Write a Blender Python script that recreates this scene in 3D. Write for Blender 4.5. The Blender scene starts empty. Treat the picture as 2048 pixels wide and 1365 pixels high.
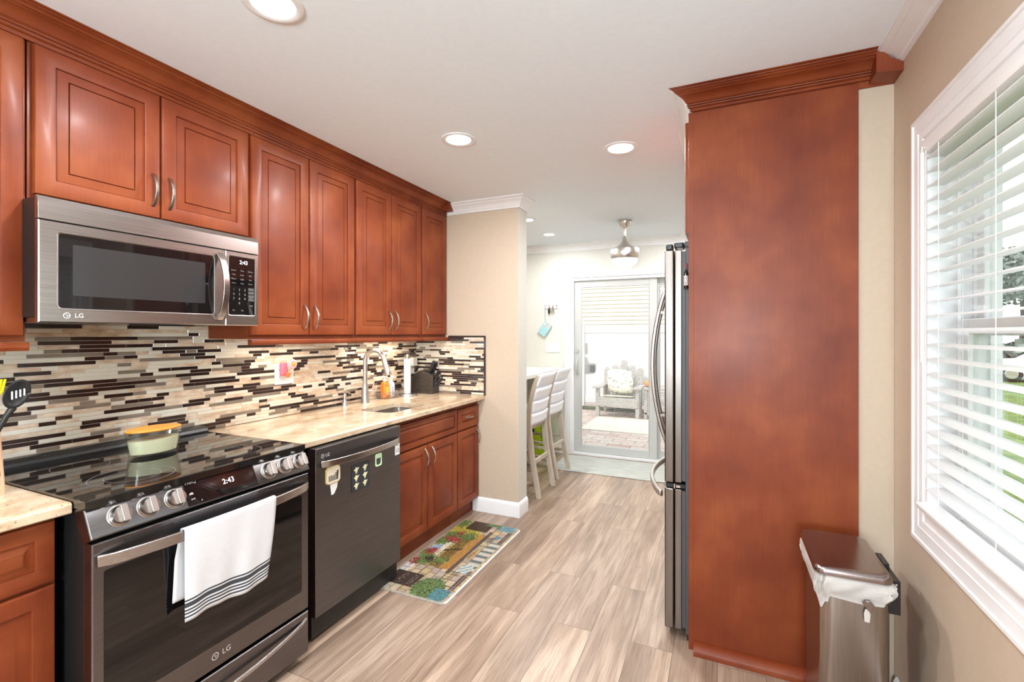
import bpy, bmesh, math, random
from mathutils import Vector, Matrix
sc = bpy.context.scene
C = sc.collection
PI = math.pi
rnd = random.Random(7)

# ---------------------------------------------------------------- camera, sky, sun, exposure
cam_d = bpy.data.cameras.new('camera'); cam = bpy.data.objects.new('camera', cam_d); C.objects.link(cam)
cam.location = (0, 0, 1.40)
cam.rotation_euler = (PI / 2, 0, math.radians(24.03))
cam_d.sensor_width = 36; cam_d.lens = 940 / 2048 * 36
cam_d.shift_y = -14.5 / 2048
cam_d.clip_start = 0.02; cam_d.clip_end = 300
sc.camera = cam
sc.view_settings.view_transform = 'Standard'; sc.view_settings.look = 'None'
sc.view_settings.gamma = 1; sc.view_settings.use_curve_mapping = False
sc.view_settings.exposure = 0.23
SKY = 2.15; SUN = 1.2; LAMP_K = 18.0; LAMP_D = 11.0; NEAR_FILL = 190.0
CEIL = 2.445

w = bpy.data.worlds.new('world'); sc.world = w; w.use_nodes = True
nt = w.node_tree; nt.nodes.clear()
sky = nt.nodes.new('ShaderNodeTexSky'); sky.sky_type = 'NISHITA'; sky.sun_disc = False
sky.sun_elevation = math.radians(48); sky.sun_rotation = math.radians(200); sky.air_density = 1.2; sky.dust_density = 2.5
mixn = nt.nodes.new('ShaderNodeMix'); mixn.data_type = 'RGBA'; mixn.inputs[0].default_value = 0.72
sc1 = nt.nodes.new('ShaderNodeMix'); sc1.data_type = 'RGBA'; sc1.blend_type = 'MULTIPLY'; sc1.inputs[0].default_value = 1
sc1.inputs[7].default_value = (0.12, 0.12, 0.12, 1)
nt.links.new(sky.outputs[0], sc1.inputs[6]); nt.links.new(sc1.outputs[2], mixn.inputs[6])
mixn.inputs[7].default_value = (0.93, 0.96, 1.0, 1)
bg = nt.nodes.new('ShaderNodeBackground'); bg.inputs[1].default_value = SKY
out = nt.nodes.new('ShaderNodeOutputWorld')
nt.links.new(mixn.outputs[2], bg.inputs[0]); nt.links.new(bg.outputs[0], out.inputs[0])

def lamp(name, typ, loc, energy, color=(1, 1, 1), direction=(0, 0, -1), **k):
    d = bpy.data.lights.new(name, typ); d.energy = energy; d.color = color
    for a, b in k.items(): setattr(d, a, b)
    o = bpy.data.objects.new(name, d); C.objects.link(o); o.location = loc
    o.rotation_euler = Vector(direction).to_track_quat('-Z', 'Y').to_euler()
    return o
lamp('sun', 'SUN', (0, 0, 6), SUN, (1, 0.95, 0.88), (0.35, 0.62, -0.8), angle=math.radians(8))
# daylight through the windows: portals guide the sky light; an added area lamp behind the camera fills the room
def portal(loc, direction, sx, sy):
    o = lamp('window_portal', 'AREA', loc, 1, direction=direction, shape='RECTANGLE', size=sx, size_y=sy)
    o.data.cycles.is_portal = True
portal((0.80, 1.34, 1.41), (-1, 0, 0), 1.3, 1.3)
portal((-0.70, 5.46, 1.02), (0, -1, 0), 1.95, 2.1)
lamp('near_fill_lamp', 'AREA', (0.14, -2.50, 1.42), NEAR_FILL, (0.76, 0.90, 1.0), (-0.25, 1, 1.3), shape='RECTANGLE', size=0.76, size_y=1.4)  # added fill, aimed upward to brighten the ceiling
cy = getattr(sc, 'cycles', None)
if cy:
    cy.use_denoising = True; cy.max_bounces = 10; cy.diffuse_bounces = 5; cy.glossy_bounces = 5
    cy.transparent_max_bounces = 24; cy.caustics_reflective = False; cy.caustics_refractive = False
    cy.sample_clamp_indirect = 6

# ---------------------------------------------------------------- mesh helpers
class MB:
    def __init__(s, T=None): s.V = []; s.F = []; s.M = []; s.T = T; s.S = []
    def v(s, *p):
        if len(p) == 1: p = tuple(p[0])
        if s.T: p = s.T(*p)
        s.V.append(tuple(p)); return len(s.V) - 1
    def f(s, idx, m=0): s.F.append(tuple(idx)); s.M.append(m)
    def box(s, x0, x1, y0, y1, z0, z1, m=0):
        i = [s.v(x, y, z) for z in (z0, z1) for x, y in ((x0, y0), (x1, y0), (x1, y1), (x0, y1))]
        for q in ((3, 2, 1, 0), (4, 5, 6, 7), (0, 1, 5, 4), (1, 2, 6, 5), (2, 3, 7, 6), (3, 0, 4, 7)): s.f([i[k] for k in q], m)
        return s
    def prism(s, poly, a, b, axis='z', m=0):
        g = {'z': lambda p, t: (p[0], p[1], t), 'y': lambda p, t: (p[0], t, p[1]), 'x': lambda p, t: (t, p[0], p[1])}[axis]
        A = [s.v(*g(p, a)) for p in poly]; B = [s.v(*g(p, b)) for p in poly]; n = len(poly)
        s.f(A[::-1], m); s.f(B, m)
        for k in range(n): s.f((A[k], A[(k + 1) % n], B[(k + 1) % n], B[k]), m)
        return s
    def loops(s, L, m=0, cap0=True, cap1=True, closed=True):
        R = [[s.v(*p) for p in l] for l in L]; n = len(R[0])
        for a, b in zip(R, R[1:]):
            for k in range(n if closed else n - 1): s.f((a[k], a[(k + 1) % n], b[(k + 1) % n], b[k]), m)
        if cap0: s.f(R[0][::-1], m)
        if cap1: s.f(R[-1], m)
        return s
    def lathe(s, prof, c=(0, 0, 0), n=28, m=0, ax='z', sx=1, sy=1, caps=True):
        g = {'z': lambda a, b, h: (c[0] + a, c[1] + b, c[2] + h), 'x': lambda a, b, h: (c[0] + h, c[1] + a, c[2] + b), 'y': lambda a, b, h: (c[0] + a, c[1] + h, c[2] + b)}[ax]
        L = []
        for r, h in prof:
            r = max(r, 1e-4); L.append([g(r * sx * math.cos(2 * PI * k / n), r * sy * math.sin(2 * PI * k / n), h) for k in range(n)])
        return s.loops(L, m, caps, caps)
    def tube(s, pts, r, n=10, m=0, caps=True, flat=1.0):
        P = [Vector(p) for p in pts]; rs = r if isinstance(r, (list, tuple)) else [r] * len(P)
        L = []; up = None
        for i, p in enumerate(P):
            t = (P[min(i + 1, len(P) - 1)] - P[max(i - 1, 0)]).normalized()
            if up is None: up = Vector((0, 0, 1)) if abs(t.z) < 0.9 else Vector((1, 0, 0))
            a = (up - t * up.dot(t)).normalized(); b = t.cross(a); up = a
            L.append([p + a * rs[i] * math.cos(2 * PI * k / n) + b * rs[i] * flat * math.sin(2 * PI * k / n) for k in range(n)])
        return s.loops(L, m, caps, caps)
    def strap(s, pts, wv, wd, th, m=0):
        P = [Vector(p) for p in pts]; wv = Vector(wv).normalized(); L = []
        ws = wd if isinstance(wd, (list, tuple)) else [wd] * len(P)
        ts = th if isinstance(th, (list, tuple)) else [th] * len(P)
        for i, p in enumerate(P):
            t = (P[min(i + 1, len(P) - 1)] - P[max(i - 1, 0)]).normalized(); nn = wv.cross(t).normalized()
            a = wv * ws[i] / 2; b = nn * ts[i] / 2
            L.append([p - a - b, p + a - b, p + a + b, p - a + b])
        return s.loops(L, m)
    def grid(s, nu, nv, fn, m=0):
        I = [[s.v(*fn(i / nu, j / nv)) for j in range(nv + 1)] for i in range(nu + 1)]
        for i in range(nu):
            for j in range(nv): s.f((I[i][j], I[i + 1][j], I[i + 1][j + 1], I[i][j + 1]), m)
        return s
    def ball(s, c, r, n=14, m=0, sx=1, sy=1, sz=1):
        k = 8
        return s.lathe([(r * math.sin(PI * i / k), -r * sz * math.cos(PI * i / k)) for i in range(k + 1)], c, n, m, sx=sx, sy=sy)
    def text(s, body, size, o, ux, uy, m=0, align='CENTER'):
        cu = bpy.data.curves.new('t', 'FONT'); cu.body = body; cu.size = size; cu.align_x = align; cu.align_y = 'CENTER'; cu.resolution_u = 3
        ob = bpy.data.objects.new('t', cu); C.objects.link(ob)
        me = bpy.data.meshes.new_from_object(ob.evaluated_get(bpy.context.evaluated_depsgraph_get()))
        o = Vector(o); ux = Vector(ux); uy = Vector(uy); b = len(s.V)
        for q in me.vertices: s.V.append(tuple(o + ux * q.co.x + uy * q.co.y))
        for q in me.polygons: s.F.append(tuple(b + k for k in q.vertices)); s.M.append(m)
        bpy.data.objects.remove(ob); bpy.data.curves.remove(cu); bpy.data.meshes.remove(me)
        return s

ORG = {}
def tag(o, label=None, cat=None, group=None, kind=None):
    if label: o['label'] = label
    if cat: o['category'] = cat
    if group: o['group'] = group
    if kind: o['kind'] = kind
    return o
def thing(name, loc, label, cat, group=None):
    o = bpy.data.objects.new(name, None); C.objects.link(o); o.location = loc; o.empty_display_size = 0.05
    ORG[o.name] = Vector(loc); return tag(o, label, cat, group)
def obj(name, mb, mats, parent=None, smooth=35, bev=0, seg=2, label=None, cat=None, group=None, kind=None, fix=True, sub=0):
    if not isinstance(mats, (list, tuple)): mats = [mats]
    if parent is None:
        xs = list(zip(*mb.V)); o0 = Vector(((min(xs[0]) + max(xs[0])) / 2, (min(xs[1]) + max(xs[1])) / 2, min(xs[2])))
    else: o0 = ORG[parent.name]
    me = bpy.data.meshes.new(name)
    me.from_pydata([tuple(Vector(p) - o0) for p in mb.V], [], mb.F)
    for m in mats: me.materials.append(m)
    me.polygons.foreach_set('material_index', mb.M)
    if fix:
        b = bmesh.new(); b.from_mesh(me); bmesh.ops.recalc_face_normals(b, faces=b.faces[:]); b.to_mesh(me); b.free()
    if smooth:
        me.polygons.foreach_set('use_smooth', [True] * len(me.polygons)); me.set_sharp_from_angle(angle=math.radians(smooth))
    me.update()
    o = bpy.data.objects.new(name, me); C.objects.link(o); ORG[o.name] = o0
    if parent: o.parent = parent
    else: o.location = o0
    if bev:
        q = o.modifiers.new('bevel', 'BEVEL'); q.width = bev; q.segments = seg; q.limit_method = 'ANGLE'; q.angle_limit = math.radians(40)
    if sub:
        q = o.modifiers.new('sub', 'SUBSURF'); q.levels = sub; q.render_levels = sub
    return tag(o, label, cat, group, kind)
def dup(root, loc, rotz=0, label=None):
    r = root.copy(); C.objects.link(r); r.location = loc; r.rotation_euler = (0, 0, rotz); ORG[r.name] = Vector(loc)
    if label: r['label'] = label
    def kids(a, b):
        for ch in list(a.children):
            c = ch.copy(); C.objects.link(c); c.parent = b; ORG[c.name] = Vector(loc); kids(ch, c)
    kids(root, r); return r
def arc(n, f): return [f(i / n) for i in range(n + 1)]
def rrect(x0, x1, y0, y1, r, n=5):
    P = []
    for cx, cy_, a0 in ((x1 - r, y1 - r, 0), (x0 + r, y1 - r, 90), (x0 + r, y0 + r, 180), (x1 - r, y0 + r, 270)):
        for k in range(n + 1):
            a = math.radians(a0 + 90 * k / n); P.append((cx + r * math.cos(a), cy_ + r * math.sin(a)))
    return P
# ---------------------------------------------------------------- materials
def new_mat(name):
    m = bpy.data.materials.new(name); m.use_nodes = True; t = m.node_tree
    return m, t, t.nodes['Principled BSDF']
def N(t, typ, **k):
    n = t.nodes.new(typ)
    for a, b in k.items(): setattr(n, a, b)
    return n
def plain(name, col, rough=0.5, metal=0.0, spec=0.5, emit=None, es=0, coat=0, trans=0, sheen=0):
    m, t, b = new_mat(name)
    b.inputs['Base Color'].default_value = (*col, 1); b.inputs['Roughness'].default_value = rough
    b.inputs['Metallic'].default_value = metal; b.inputs['Specular IOR Level'].default_value = spec
    if emit: b.inputs['Emission Color'].default_value = (*emit, 1); b.inputs['Emission Strength'].default_value = es
    if coat: b.inputs['Coat Weight'].default_value = coat; b.inputs['Coat Roughness'].default_value = 0.12
    if sheen: b.inputs['Sheen Weight'].default_value = sheen
    return m
def noise(t, scale, detail=3, rough=0.5, mscale=None, vec=None, rot=None):
    tc = N(t, 'ShaderNodeTexCoord'); n = N(t, 'ShaderNodeTexNoise'); n.inputs['Scale'].default_value = scale
    n.inputs['Detail'].default_value = detail; n.inputs['Roughness'].default_value = rough
    mp = N(t, 'ShaderNodeMapping'); mp.inputs['Scale'].default_value = mscale or (1, 1, 1)
    if rot: mp.inputs['Rotation'].default_value = rot
    t.links.new(vec or tc.outputs['Object'], mp.inputs[0]); t.links.new(mp.outputs[0], n.inputs['Vector'])
    return n
def ramp(t, fac, stops):
    r = N(t, 'ShaderNodeValToRGB'); e = r.color_ramp.elements
    while len(e) > 1: e.remove(e[0])
    e[0].position = stops[0][0]; e[0].color = (*stops[0][1], 1)
    for p, c in stops[1:]:
        q = e.new(p); q.color = (*c, 1)
    t.links.new(fac, r.inputs[0]); return r
def mix(t, a, b, fac, mode='MIX'):
    n = N(t, 'ShaderNodeMix', data_type='RGBA', blend_type=mode)
    for s, i in ((a, 6), (b, 7)):
        if isinstance(s, tuple): n.inputs[i].default_value = (*s, 1)
        else: t.links.new(s, n.inputs[i])
    if isinstance(fac, (int, float)): n.inputs[0].default_value = fac
    else: t.links.new(fac, n.inputs[0])
    return n.outputs[2]
def bump(t, b, h, strength, dist=0.002):
    n = N(t, 'ShaderNodeBump'); n.inputs['Strength'].default_value = strength; n.inputs['Distance'].default_value = dist
    t.links.new(h, n.inputs['Height']); t.links.new(n.outputs[0], b.inputs['Normal'])
def noisy(name, lo, hi, scale, rough=0.5, metal=0, mscale=None, detail=4, a=0.35, z=0.65, bmp=0, coat=0, spec=0.5):
    m, t, b = new_mat(name); n = noise(t, scale, detail, 0.55, mscale)
    r = ramp(t, n.outputs[0], [(a, lo), (z, hi)]); t.links.new(r.outputs[0], b.inputs['Base Color'])
    b.inputs['Roughness'].default_value = rough; b.inputs['Metallic'].default_value = metal; b.inputs['Specular IOR Level'].default_value = spec
    if coat: b.inputs['Coat Weight'].default_value = coat; b.inputs['Coat Roughness'].default_value = 0.15
    if bmp: bump(t, b, n.outputs[0], bmp)
    return m
def cherry(name, grain=(26, 26, 1.6)):
    m, t, b = new_mat(name)
    n1 = noise(t, 3.4, 3, 0.5); r1 = ramp(t, n1.outputs[0], [(0.28, (0.15, 0.025, 0.007)), (0.52, (0.215, 0.043, 0.012)), (0.78, (0.31, 0.080, 0.022))])
    n2 = noise(t, 5.0, 6, 0.6, grain); r2 = ramp(t, n2.outputs[0], [(0.3, (0.90, 0.88, 0.87)), (0.7, (1.05, 1.05, 1.05))])
    t.links.new(mix(t, r1.outputs[0], r2.outputs[0], 0.8, 'MULTIPLY'), b.inputs['Base Color'])
    b.inputs['Roughness'].default_value = 0.47; b.inputs['Specular IOR Level'].default_value = 0.28; b.inputs['Coat Weight'].default_value = 0.05; b.inputs['Coat Roughness'].default_value = 0.2
    return m
M = {}
M['cherry'] = cherry('cherry_wood'); M['cherry_h'] = cherry('cherry_wood_horizontal', (26, 1.6, 26)); M['cherry_x'] = cherry('cherry_wood_across', (1.6, 26, 26))
def floor_mat():
    m, t, b = new_mat('plank_floor')
    tc = N(t, 'ShaderNodeTexCoord'); sp = N(t, 'ShaderNodeSeparateXYZ'); cb = N(t, 'ShaderNodeCombineXYZ')
    t.links.new(tc.outputs['Object'], sp.inputs[0]); t.links.new(sp.outputs[1], cb.inputs[0]); t.links.new(sp.outputs[0], cb.inputs[1])
    br = N(t, 'ShaderNodeTexBrick'); br.offset = 0.37; br.offset_frequency = 2
    for k, v in (('Scale', 1.0), ('Brick Width', 1.22), ('Row Height', 0.181), ('Mortar Size', 0.0012), ('Mortar Smooth', 0.1), ('Bias', 0.0)): br.inputs[k].default_value = v
    br.inputs['Color1'].default_value = (0, 0, 0, 1); br.inputs['Color2'].default_value = (1, 1, 1, 1); br.inputs['Mortar'].default_value = (0.5, 0.5, 0.5, 1)
    t.links.new(cb.outputs[0], br.inputs[0])
    off = N(t, 'ShaderNodeVectorMath', operation='MULTIPLY_ADD'); off.inputs[1].default_value = (7, 13, 5)
    t.links.new(br.outputs['Color'], off.inputs[0]); t.links.new(tc.outputs['Object'], off.inputs[2])
    # cathedral grain: distorted bands running along the plank
    n0 = noise(t, 1.0, 2, 0.5, (8, 0.55, 1), off.outputs[0])
    wv = N(t, 'ShaderNodeMath', operation='MULTIPLY'); wv.inputs[1].default_value = 34; t.links.new(n0.outputs[0], wv.inputs[0])
    sn = N(t, 'ShaderNodeMath', operation='SINE'); t.links.new(wv.outputs[0], sn.inputs[0])
    g1 = ramp(t, sn.outputs[0], [(0.0, (0.74, 0.70, 0.67)), (0.5, (1, 1, 1)), (1.0, (1.08, 1.08, 1.08))])
    n1 = noise(t, 3.0, 7, 0.7, (46, 1.7, 1), off.outputs[0])
    g2 = ramp(t, n1.outputs[0], [(0.28, (0.50, 0.43, 0.38)), (0.50, (1, 1, 1)), (0.74, (1.2, 1.19, 1.17))])
    n2 = noise(t, 1.2, 3, 0.5, (4, 0.8, 1), off.outputs[0])
    base = ramp(t, n2.outputs[0], [(0.30, (0.25, 0.175, 0.125)), (0.5, (0.39, 0.285, 0.212)), (0.72, (0.50, 0.385, 0.295))])
    tint = ramp(t, br.outputs['Color'], [(0.0, (0.82, 0.80, 0.79)), (0.5, (1, 0.99, 0.98)), (1.0, (1.12, 1.10, 1.07))])
    c = mix(t, base.outputs[0], tint.outputs[0], 1.0, 'MULTIPLY'); c = mix(t, c, g2.outputs[0], 0.85, 'MULTIPLY'); c = mix(t, c, g1.outputs[0], 0.6, 'MULTIPLY')
    c = mix(t, c, (0.12, 0.08, 0.06), br.outputs['Fac']); t.links.new(c, b.inputs['Base Color'])
    b.inputs['Roughness'].default_value = 0.34; b.inputs['Specular IOR Level'].default_value = 0.55
    bump(t, b, n1.outputs[0], 0.12, 0.001)
    return m
M['floor'] = floor_mat()
M['wall'] = noisy('beige_wall_paint', (0.54, 0.435, 0.325), (0.56, 0.455, 0.345), 40, 0.6)
M['wall_d'] = noisy('cream_wall_paint', (0.62, 0.61, 0.55), (0.64, 0.63, 0.57), 40, 0.6)
M['ceil'] = noisy('ceiling_paint', (0.82, 0.88, 0.93), (0.84, 0.90, 0.95), 30, 0.7)
M['trim'] = noisy('white_trim_paint', (0.80, 0.80, 0.80), (0.83, 0.83, 0.83), 12, 0.35)
M['white'] = plain('white_plastic', (0.82, 0.82, 0.80), 0.35)
M['doorframe'] = plain('grey_white_frame', (0.50, 0.51, 0.485), 0.4)
def granite():
    m, t, b = new_mat('speckled_granite')
    n1 = noise(t, 9, 5, 0.65, (1, 0.55, 1)); r1 = ramp(t, n1.outputs[0], [(0.32, (0.43, 0.28, 0.16)), (0.5, (0.59, 0.445, 0.30)), (0.7, (0.69, 0.57, 0.43))])
    n2 = noise(t, 95, 3, 0.6); r2 = ramp(t, n2.outputs[0], [(0.30, (0.38, 0.31, 0.27)), (0.40, (1, 1, 1)), (0.66, (1, 1, 1)), (0.74, (1.12, 1.1, 1.08))])
    n3 = noise(t, 38, 4, 0.6, (1, 0.5, 1)); r3 = ramp(t, n3.outputs[0], [(0.28, (0.66, 0.58, 0.50)), (0.42, (1, 1, 1))])
    c = mix(t, r1.outputs[0], r2.outputs[0], 0.9, 'MULTIPLY'); c = mix(t, c, r3.outputs[0], 0.8, 'MULTIPLY')
    t.links.new(c, b.inputs['Base Color']); b.inputs['Roughness'].default_value = 0.13
    return m
M['granite'] = granite()
def steel(name, col, rough, mscale, var=0.12):
    m, t, b = new_mat(name); n = noise(t, 4, 4, 0.6, mscale)
    r = ramp(t, n.outputs[0], [(0.3, tuple(c * (1 - var) for c in col)), (0.7, tuple(c * (1 + var) for c in col))]); t.links.new(r.outputs[0], b.inputs['Base Color'])
    b.inputs['Metallic'].default_value = 1; b.inputs['Roughness'].default_value = rough
    return m
M['blackst'] = steel('black_stainless', (0.19, 0.18, 0.18), 0.30, (60, 1.2, 60))
M['dwst'] = steel('dark_dishwasher_steel', (0.17, 0.165, 0.168), 0.36, (60, 1.2, 60))
M['handst'] = steel('warm_handle_steel', (0.46, 0.42, 0.40), 0.25, (50, 1.5, 50))
M['steel'] = steel('microwave_steel', (0.43, 0.40, 0.375), 0.27, (60, 1.2, 60))
M['fridgest'] = steel('fridge_steel', (0.22, 0.19, 0.17), 0.30, (40, 40, 1.2))
M['cansteel'] = steel('bin_steel', (0.36, 0.32, 0.29), 0.24, (40, 40, 1.0))
M['lidsteel'] = steel('bin_lid_steel', (0.33, 0.275, 0.265), 0.22, (60, 2, 60))
M['nickel'] = plain('brushed_nickel', (0.62, 0.58, 0.54), 0.32, 1)
M['pewter'] = noisy('brushed_pewter', (0.30, 0.265, 0.225), (0.55, 0.50, 0.44), 60, 0.34, 1, (1, 1, 0.3))
M['chrome'] = plain('chrome', (0.75, 0.75, 0.75), 0.12, 1)
M['sinkst'] = plain('sink_steel', (0.50, 0.48, 0.45), 0.28, 1)
M['black'] = plain('black_plastic', (0.012, 0.012, 0.012), 0.35)
M['blackg'] = plain('black_glass', (0.006, 0.005, 0.005), 0.035, spec=0.6)
M['cook'] = plain('cooktop_glass', (0.010, 0.009, 0.008), 0.03, spec=1.0)
M['dark'] = plain('dark_gap', (0.012, 0.009, 0.008), 0.7)
M['charcoal'] = noisy('textured_grey_side', (0.050, 0.050, 0.050), (0.085, 0.084, 0.083), 350, 0.5, bmp=0.2)
M['lit'] = plain('display_digits', (0.9, 0.93, 1), 0.5, emit=(0.85, 0.9, 1), es=1.3)
M['print'] = plain('light_print', (0.62, 0.60, 0.58), 0.5)
M['printd'] = plain('dark_print', (0.03, 0.03, 0.03), 0.5)
M['dimprint'] = plain('dim_print', (0.25, 0.24, 0.24), 0.5)
def pane(name='window_glass', tint=(0.97, 0.985, 0.98), gl=0.02, ior=1.45):
    m = bpy.data.materials.new(name); m.use_nodes = True; t = m.node_tree; t.nodes.clear()
    o = N(t, 'ShaderNodeOutputMaterial'); x = N(t, 'ShaderNodeMixShader'); a = N(t, 'ShaderNodeBsdfTransparent'); g = N(t, 'ShaderNodeBsdfGlossy')
    fr = N(t, 'ShaderNodeMath', operation='MULTIPLY_ADD'); lw = N(t, 'ShaderNodeLayerWeight'); pw = N(t, 'ShaderNodeMath', operation='POWER')
    lw.inputs[0].default_value = 0.5; pw.inputs[1].default_value = 5; t.links.new(lw.outputs['Facing'], pw.inputs[0]); t.links.new(pw.outputs[0], fr.inputs[0]); fr.inputs[1].default_value = 0.9; fr.inputs[2].default_value = ((ior - 1) / (ior + 1)) ** 2; a.inputs[0].default_value = (*tint, 1); g.inputs['Roughness'].default_value = gl
    t.links.new(fr.outputs[0], x.inputs[0]); t.links.new(a.outputs[0], x.inputs[1]); t.links.new(g.outputs[0], x.inputs[2]); t.links.new(x.outputs[0], o.inputs[0])
    return m
M['pane'] = pane(); M['jar'] = pane('jar_glass', (0.95, 0.96, 0.94), 0.02, 1.6)
def translucent(name, col, f):
    m = bpy.data.materials.new(name); m.use_nodes = True; t = m.node_tree; t.nodes.clear()
    o = N(t, 'ShaderNodeOutputMaterial'); x = N(t, 'ShaderNodeMixShader'); a = N(t, 'ShaderNodeBsdfDiffuse'); g = N(t, 'ShaderNodeBsdfTranslucent')
    a.inputs[0].default_value = (*col, 1); g.inputs[0].default_value = (*col, 1); x.inputs[0].default_value = f
    t.links.new(a.outputs[0], x.inputs[1]); t.links.new(g.outputs[0], x.inputs[2]); t.links.new(x.outputs[0], o.inputs[0]); return m
M['slat'] = translucent('blind_slat', (0.93, 0.93, 0.93), 0.5)
M['liner'] = translucent('bin_liner_film', (0.80, 0.76, 0.72), 0.35)
M['lens'] = plain('lamp_lens', (1, 1, 1), 0.5, emit=(1, 0.97, 0.92), es=5)
M['grout'] = noisy('tile_grout', (0.70, 0.62, 0.52), (0.76, 0.69, 0.59), 60, 0.8)
M['t_dark'] = noisy('dark_brown_glass_tile', (0.022, 0.010, 0.008), (0.036, 0.017, 0.013), 8, 0.10)
M['t_taupe'] = noisy('taupe_glass_tile', (0.20, 0.155, 0.115), (0.25, 0.20, 0.155), 8, 0.12)
M['t_cream'] = noisy('cream_glass_tile', (0.66, 0.61, 0.50), (0.72, 0.67, 0.57), 8, 0.12)
M['t_marble'] = noisy('marble_tile', (0.50, 0.34, 0.22), (0.74, 0.62, 0.48), 34, 0.35, mscale=(1, 0.5, 1), detail=5)
M['cloth'] = None
M['greige'] = noisy('greige_painted_wood', (0.42, 0.35, 0.27), (0.52, 0.445, 0.36), 6, 0.5, mscale=(8, 8, 1))
M['stoolwhite'] = plain('white_stool_back', (0.80, 0.81, 0.84), 0.4)
M['vinyl'] = noisy('white_vinyl_fence', (0.78, 0.78, 0.78), (0.82, 0.82, 0.82), 3, 0.5)
M['siding'] = noisy('beige_siding', (0.74, 0.70, 0.58), (0.78, 0.74, 0.62), 4, 0.6)
M['oldwood'] = noisy('weathered_grey_wood', (0.30, 0.275, 0.25), (0.60, 0.56, 0.52), 7, 0.85, mscale=(9, 1.2, 9), detail=6)
M['neon'] = plain('neon_green', (0.55, 0.80, 0.02), 0.5)
M['orange'] = plain('orange_plastic', (0.85, 0.30, 0.05), 0.4)
M['teal'] = plain('pale_teal_fabric', (0.33, 0.55, 0.56), 0.7)
# ---------------------------------------------------------------- the room
ST = dict(kind='structure')
NEAR = -2.6; BACK = 5.28; XL = -2.355; XR = 0.602; XD = -3.7
obj('floor', MB().box(XD, 0.772, NEAR, BACK + 0.12, -0.05, 0), M['floor'], smooth=0, **ST)
obj('ceiling', MB().box(XD - 0.1, 0.772, NEAR - 0.1, BACK + 0.12, CEIL, CEIL + 0.1), M['ceil'], smooth=0, **ST)
obj('wall_left', MB().box(XL - 0.12, XL, NEAR, 3.29, 0, CEIL), M['wall'], smooth=0, **ST)
m = MB()                                    # right wall with its window opening
WY0, WY1, WZ0, WZ1 = 0.72, 1.925, 0.80, 2.025
m.box(XR, XR + 0.17, NEAR, WY0, 0, CEIL); m.box(XR, XR + 0.17, WY1, 2.24, 0, CEIL)
m.box(XR, XR + 0.17, WY0, WY1, 0, WZ0); m.box(XR, XR + 0.17, WY0, WY1, WZ1, CEIL)
obj('wall_right', m, M['wall'], smooth=0, **ST)
obj('wall_alcove', MB().box(0.489, 0.772, 2.235, BACK, 0, CEIL), M['wall'], smooth=0, **ST)
m = MB().box(XD, -1.4125, 3.29, 3.452, 0, CEIL); m.box(-1.4124, -1.412, 3.2905, 3.452, 0, CEIL, 1)
obj('wall_pillar', m, [M['wall'], M['wall_d']], smooth=0, **ST)
m = MB()
DX0, DX1, DZ = -1.60, 0.26, 2.045
m.box(XD, DX0, BACK, BACK + 0.14, 0, CEIL); m.box(DX1, 0.5, BACK, BACK + 0.14, 0, CEIL); m.box(DX0, DX1, BACK, BACK + 0.14, DZ, CEIL)
obj('wall_back', m, M['wall_d'], smooth=0, **ST)
obj('wall_dining', MB().box(XD - 0.1, XD, 3.29, BACK + 0.12, 0, CEIL), M['wall_d'], smooth=0, **ST)
m = MB()                                    # wall behind the camera; its unseen window is added for the fill lamp
m.box(XL - 0.12, -0.26, NEAR - 0.1, NEAR, 0, CEIL); m.box(0.54, 0.772, NEAR - 0.1, NEAR, 0, CEIL)
m.box(-0.26, 0.54, NEAR - 0.1, NEAR, 0, 0.7); m.box(-0.26, 0.54, NEAR - 0.1, NEAR, 2.15, CEIL)
obj('wall_near', m, M['wall'], smooth=0, **ST)
m = MB()
for k in range(3): x = -0.26 + 0.76 * k / 2; m.box(x, x + 0.04, NEAR - 0.07, NEAR - 0.03, 0.7, 2.15)
for k in range(5): z = 0.7 + 1.41 * k / 4; m.box(-0.26, 0.54, NEAR - 0.065, NEAR - 0.035, z, z + 0.04)
obj('window_2', m, M['trim'], **ST)

# mouldings -------------------------------------------------------
CP = [(0, -0.082), (0.010, -0.082), (0.012, -0.070), (0.018, -0.066), (0.024, -0.052), (0.040, -0.032), (0.052, -0.026), (0.056, -0.018), (0.066, -0.012), (0.072, -0.010), (0.072, 0.0), (0, 0)]
def mould_y(prof, x, y0, y1, z, sgn, off=0): return MB().prism([(x + sgn * a, z + b) for a, b in prof], y0, y1, 'y')
def sweep_path(prof, path, z, mitre=True):
    """profile (out, up) swept along a plan path whose outward side is to the right of travel"""
    P = [Vector((p[0], p[1])) for p in path]; L = []
    for i, p in enumerate(P):
        d0 = (p - P[i - 1]).normalized() if i else None; d1 = (P[i + 1] - p).normalized() if i < len(P) - 1 else None
        d0 = d0 or d1; d1 = d1 or d0
        n0 = Vector((d0.y, -d0.x)); n1 = Vector((d1.y, -d1.x)); n = (n0 + n1).normalized(); k = 1 / max(0.2, n.dot(n0))
        L.append([(p.x + n.x * k * a, p.y + n.y * k * a, z + b) for a, b in prof])
    return MB().loops(L)
obj('trim_pillar_crown', sweep_path(CP, [(XL, 3.29), (-1.412, 3.29), (-1.412, 3.452)], CEIL), M['trim'], smooth=30, **ST)
obj('trim_back_crown', sweep_path(CP, [(-3.2, BACK), (0.48, BACK)], CEIL), M['trim'], smooth=30, **ST)
CR = [(a * 1.02, b * 0.66) for a, b in CP]
obj('trim_right_crown', sweep_path(CR, [(XR, 2.233), (XR, NEAR)], CEIL), M['trim'], smooth=30, **ST)
BP = [(0, 0), (0.014, 0), (0.014, 0.085), (0.010, 0.098), (0.005, 0.108), (0, 0.112)]
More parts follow.
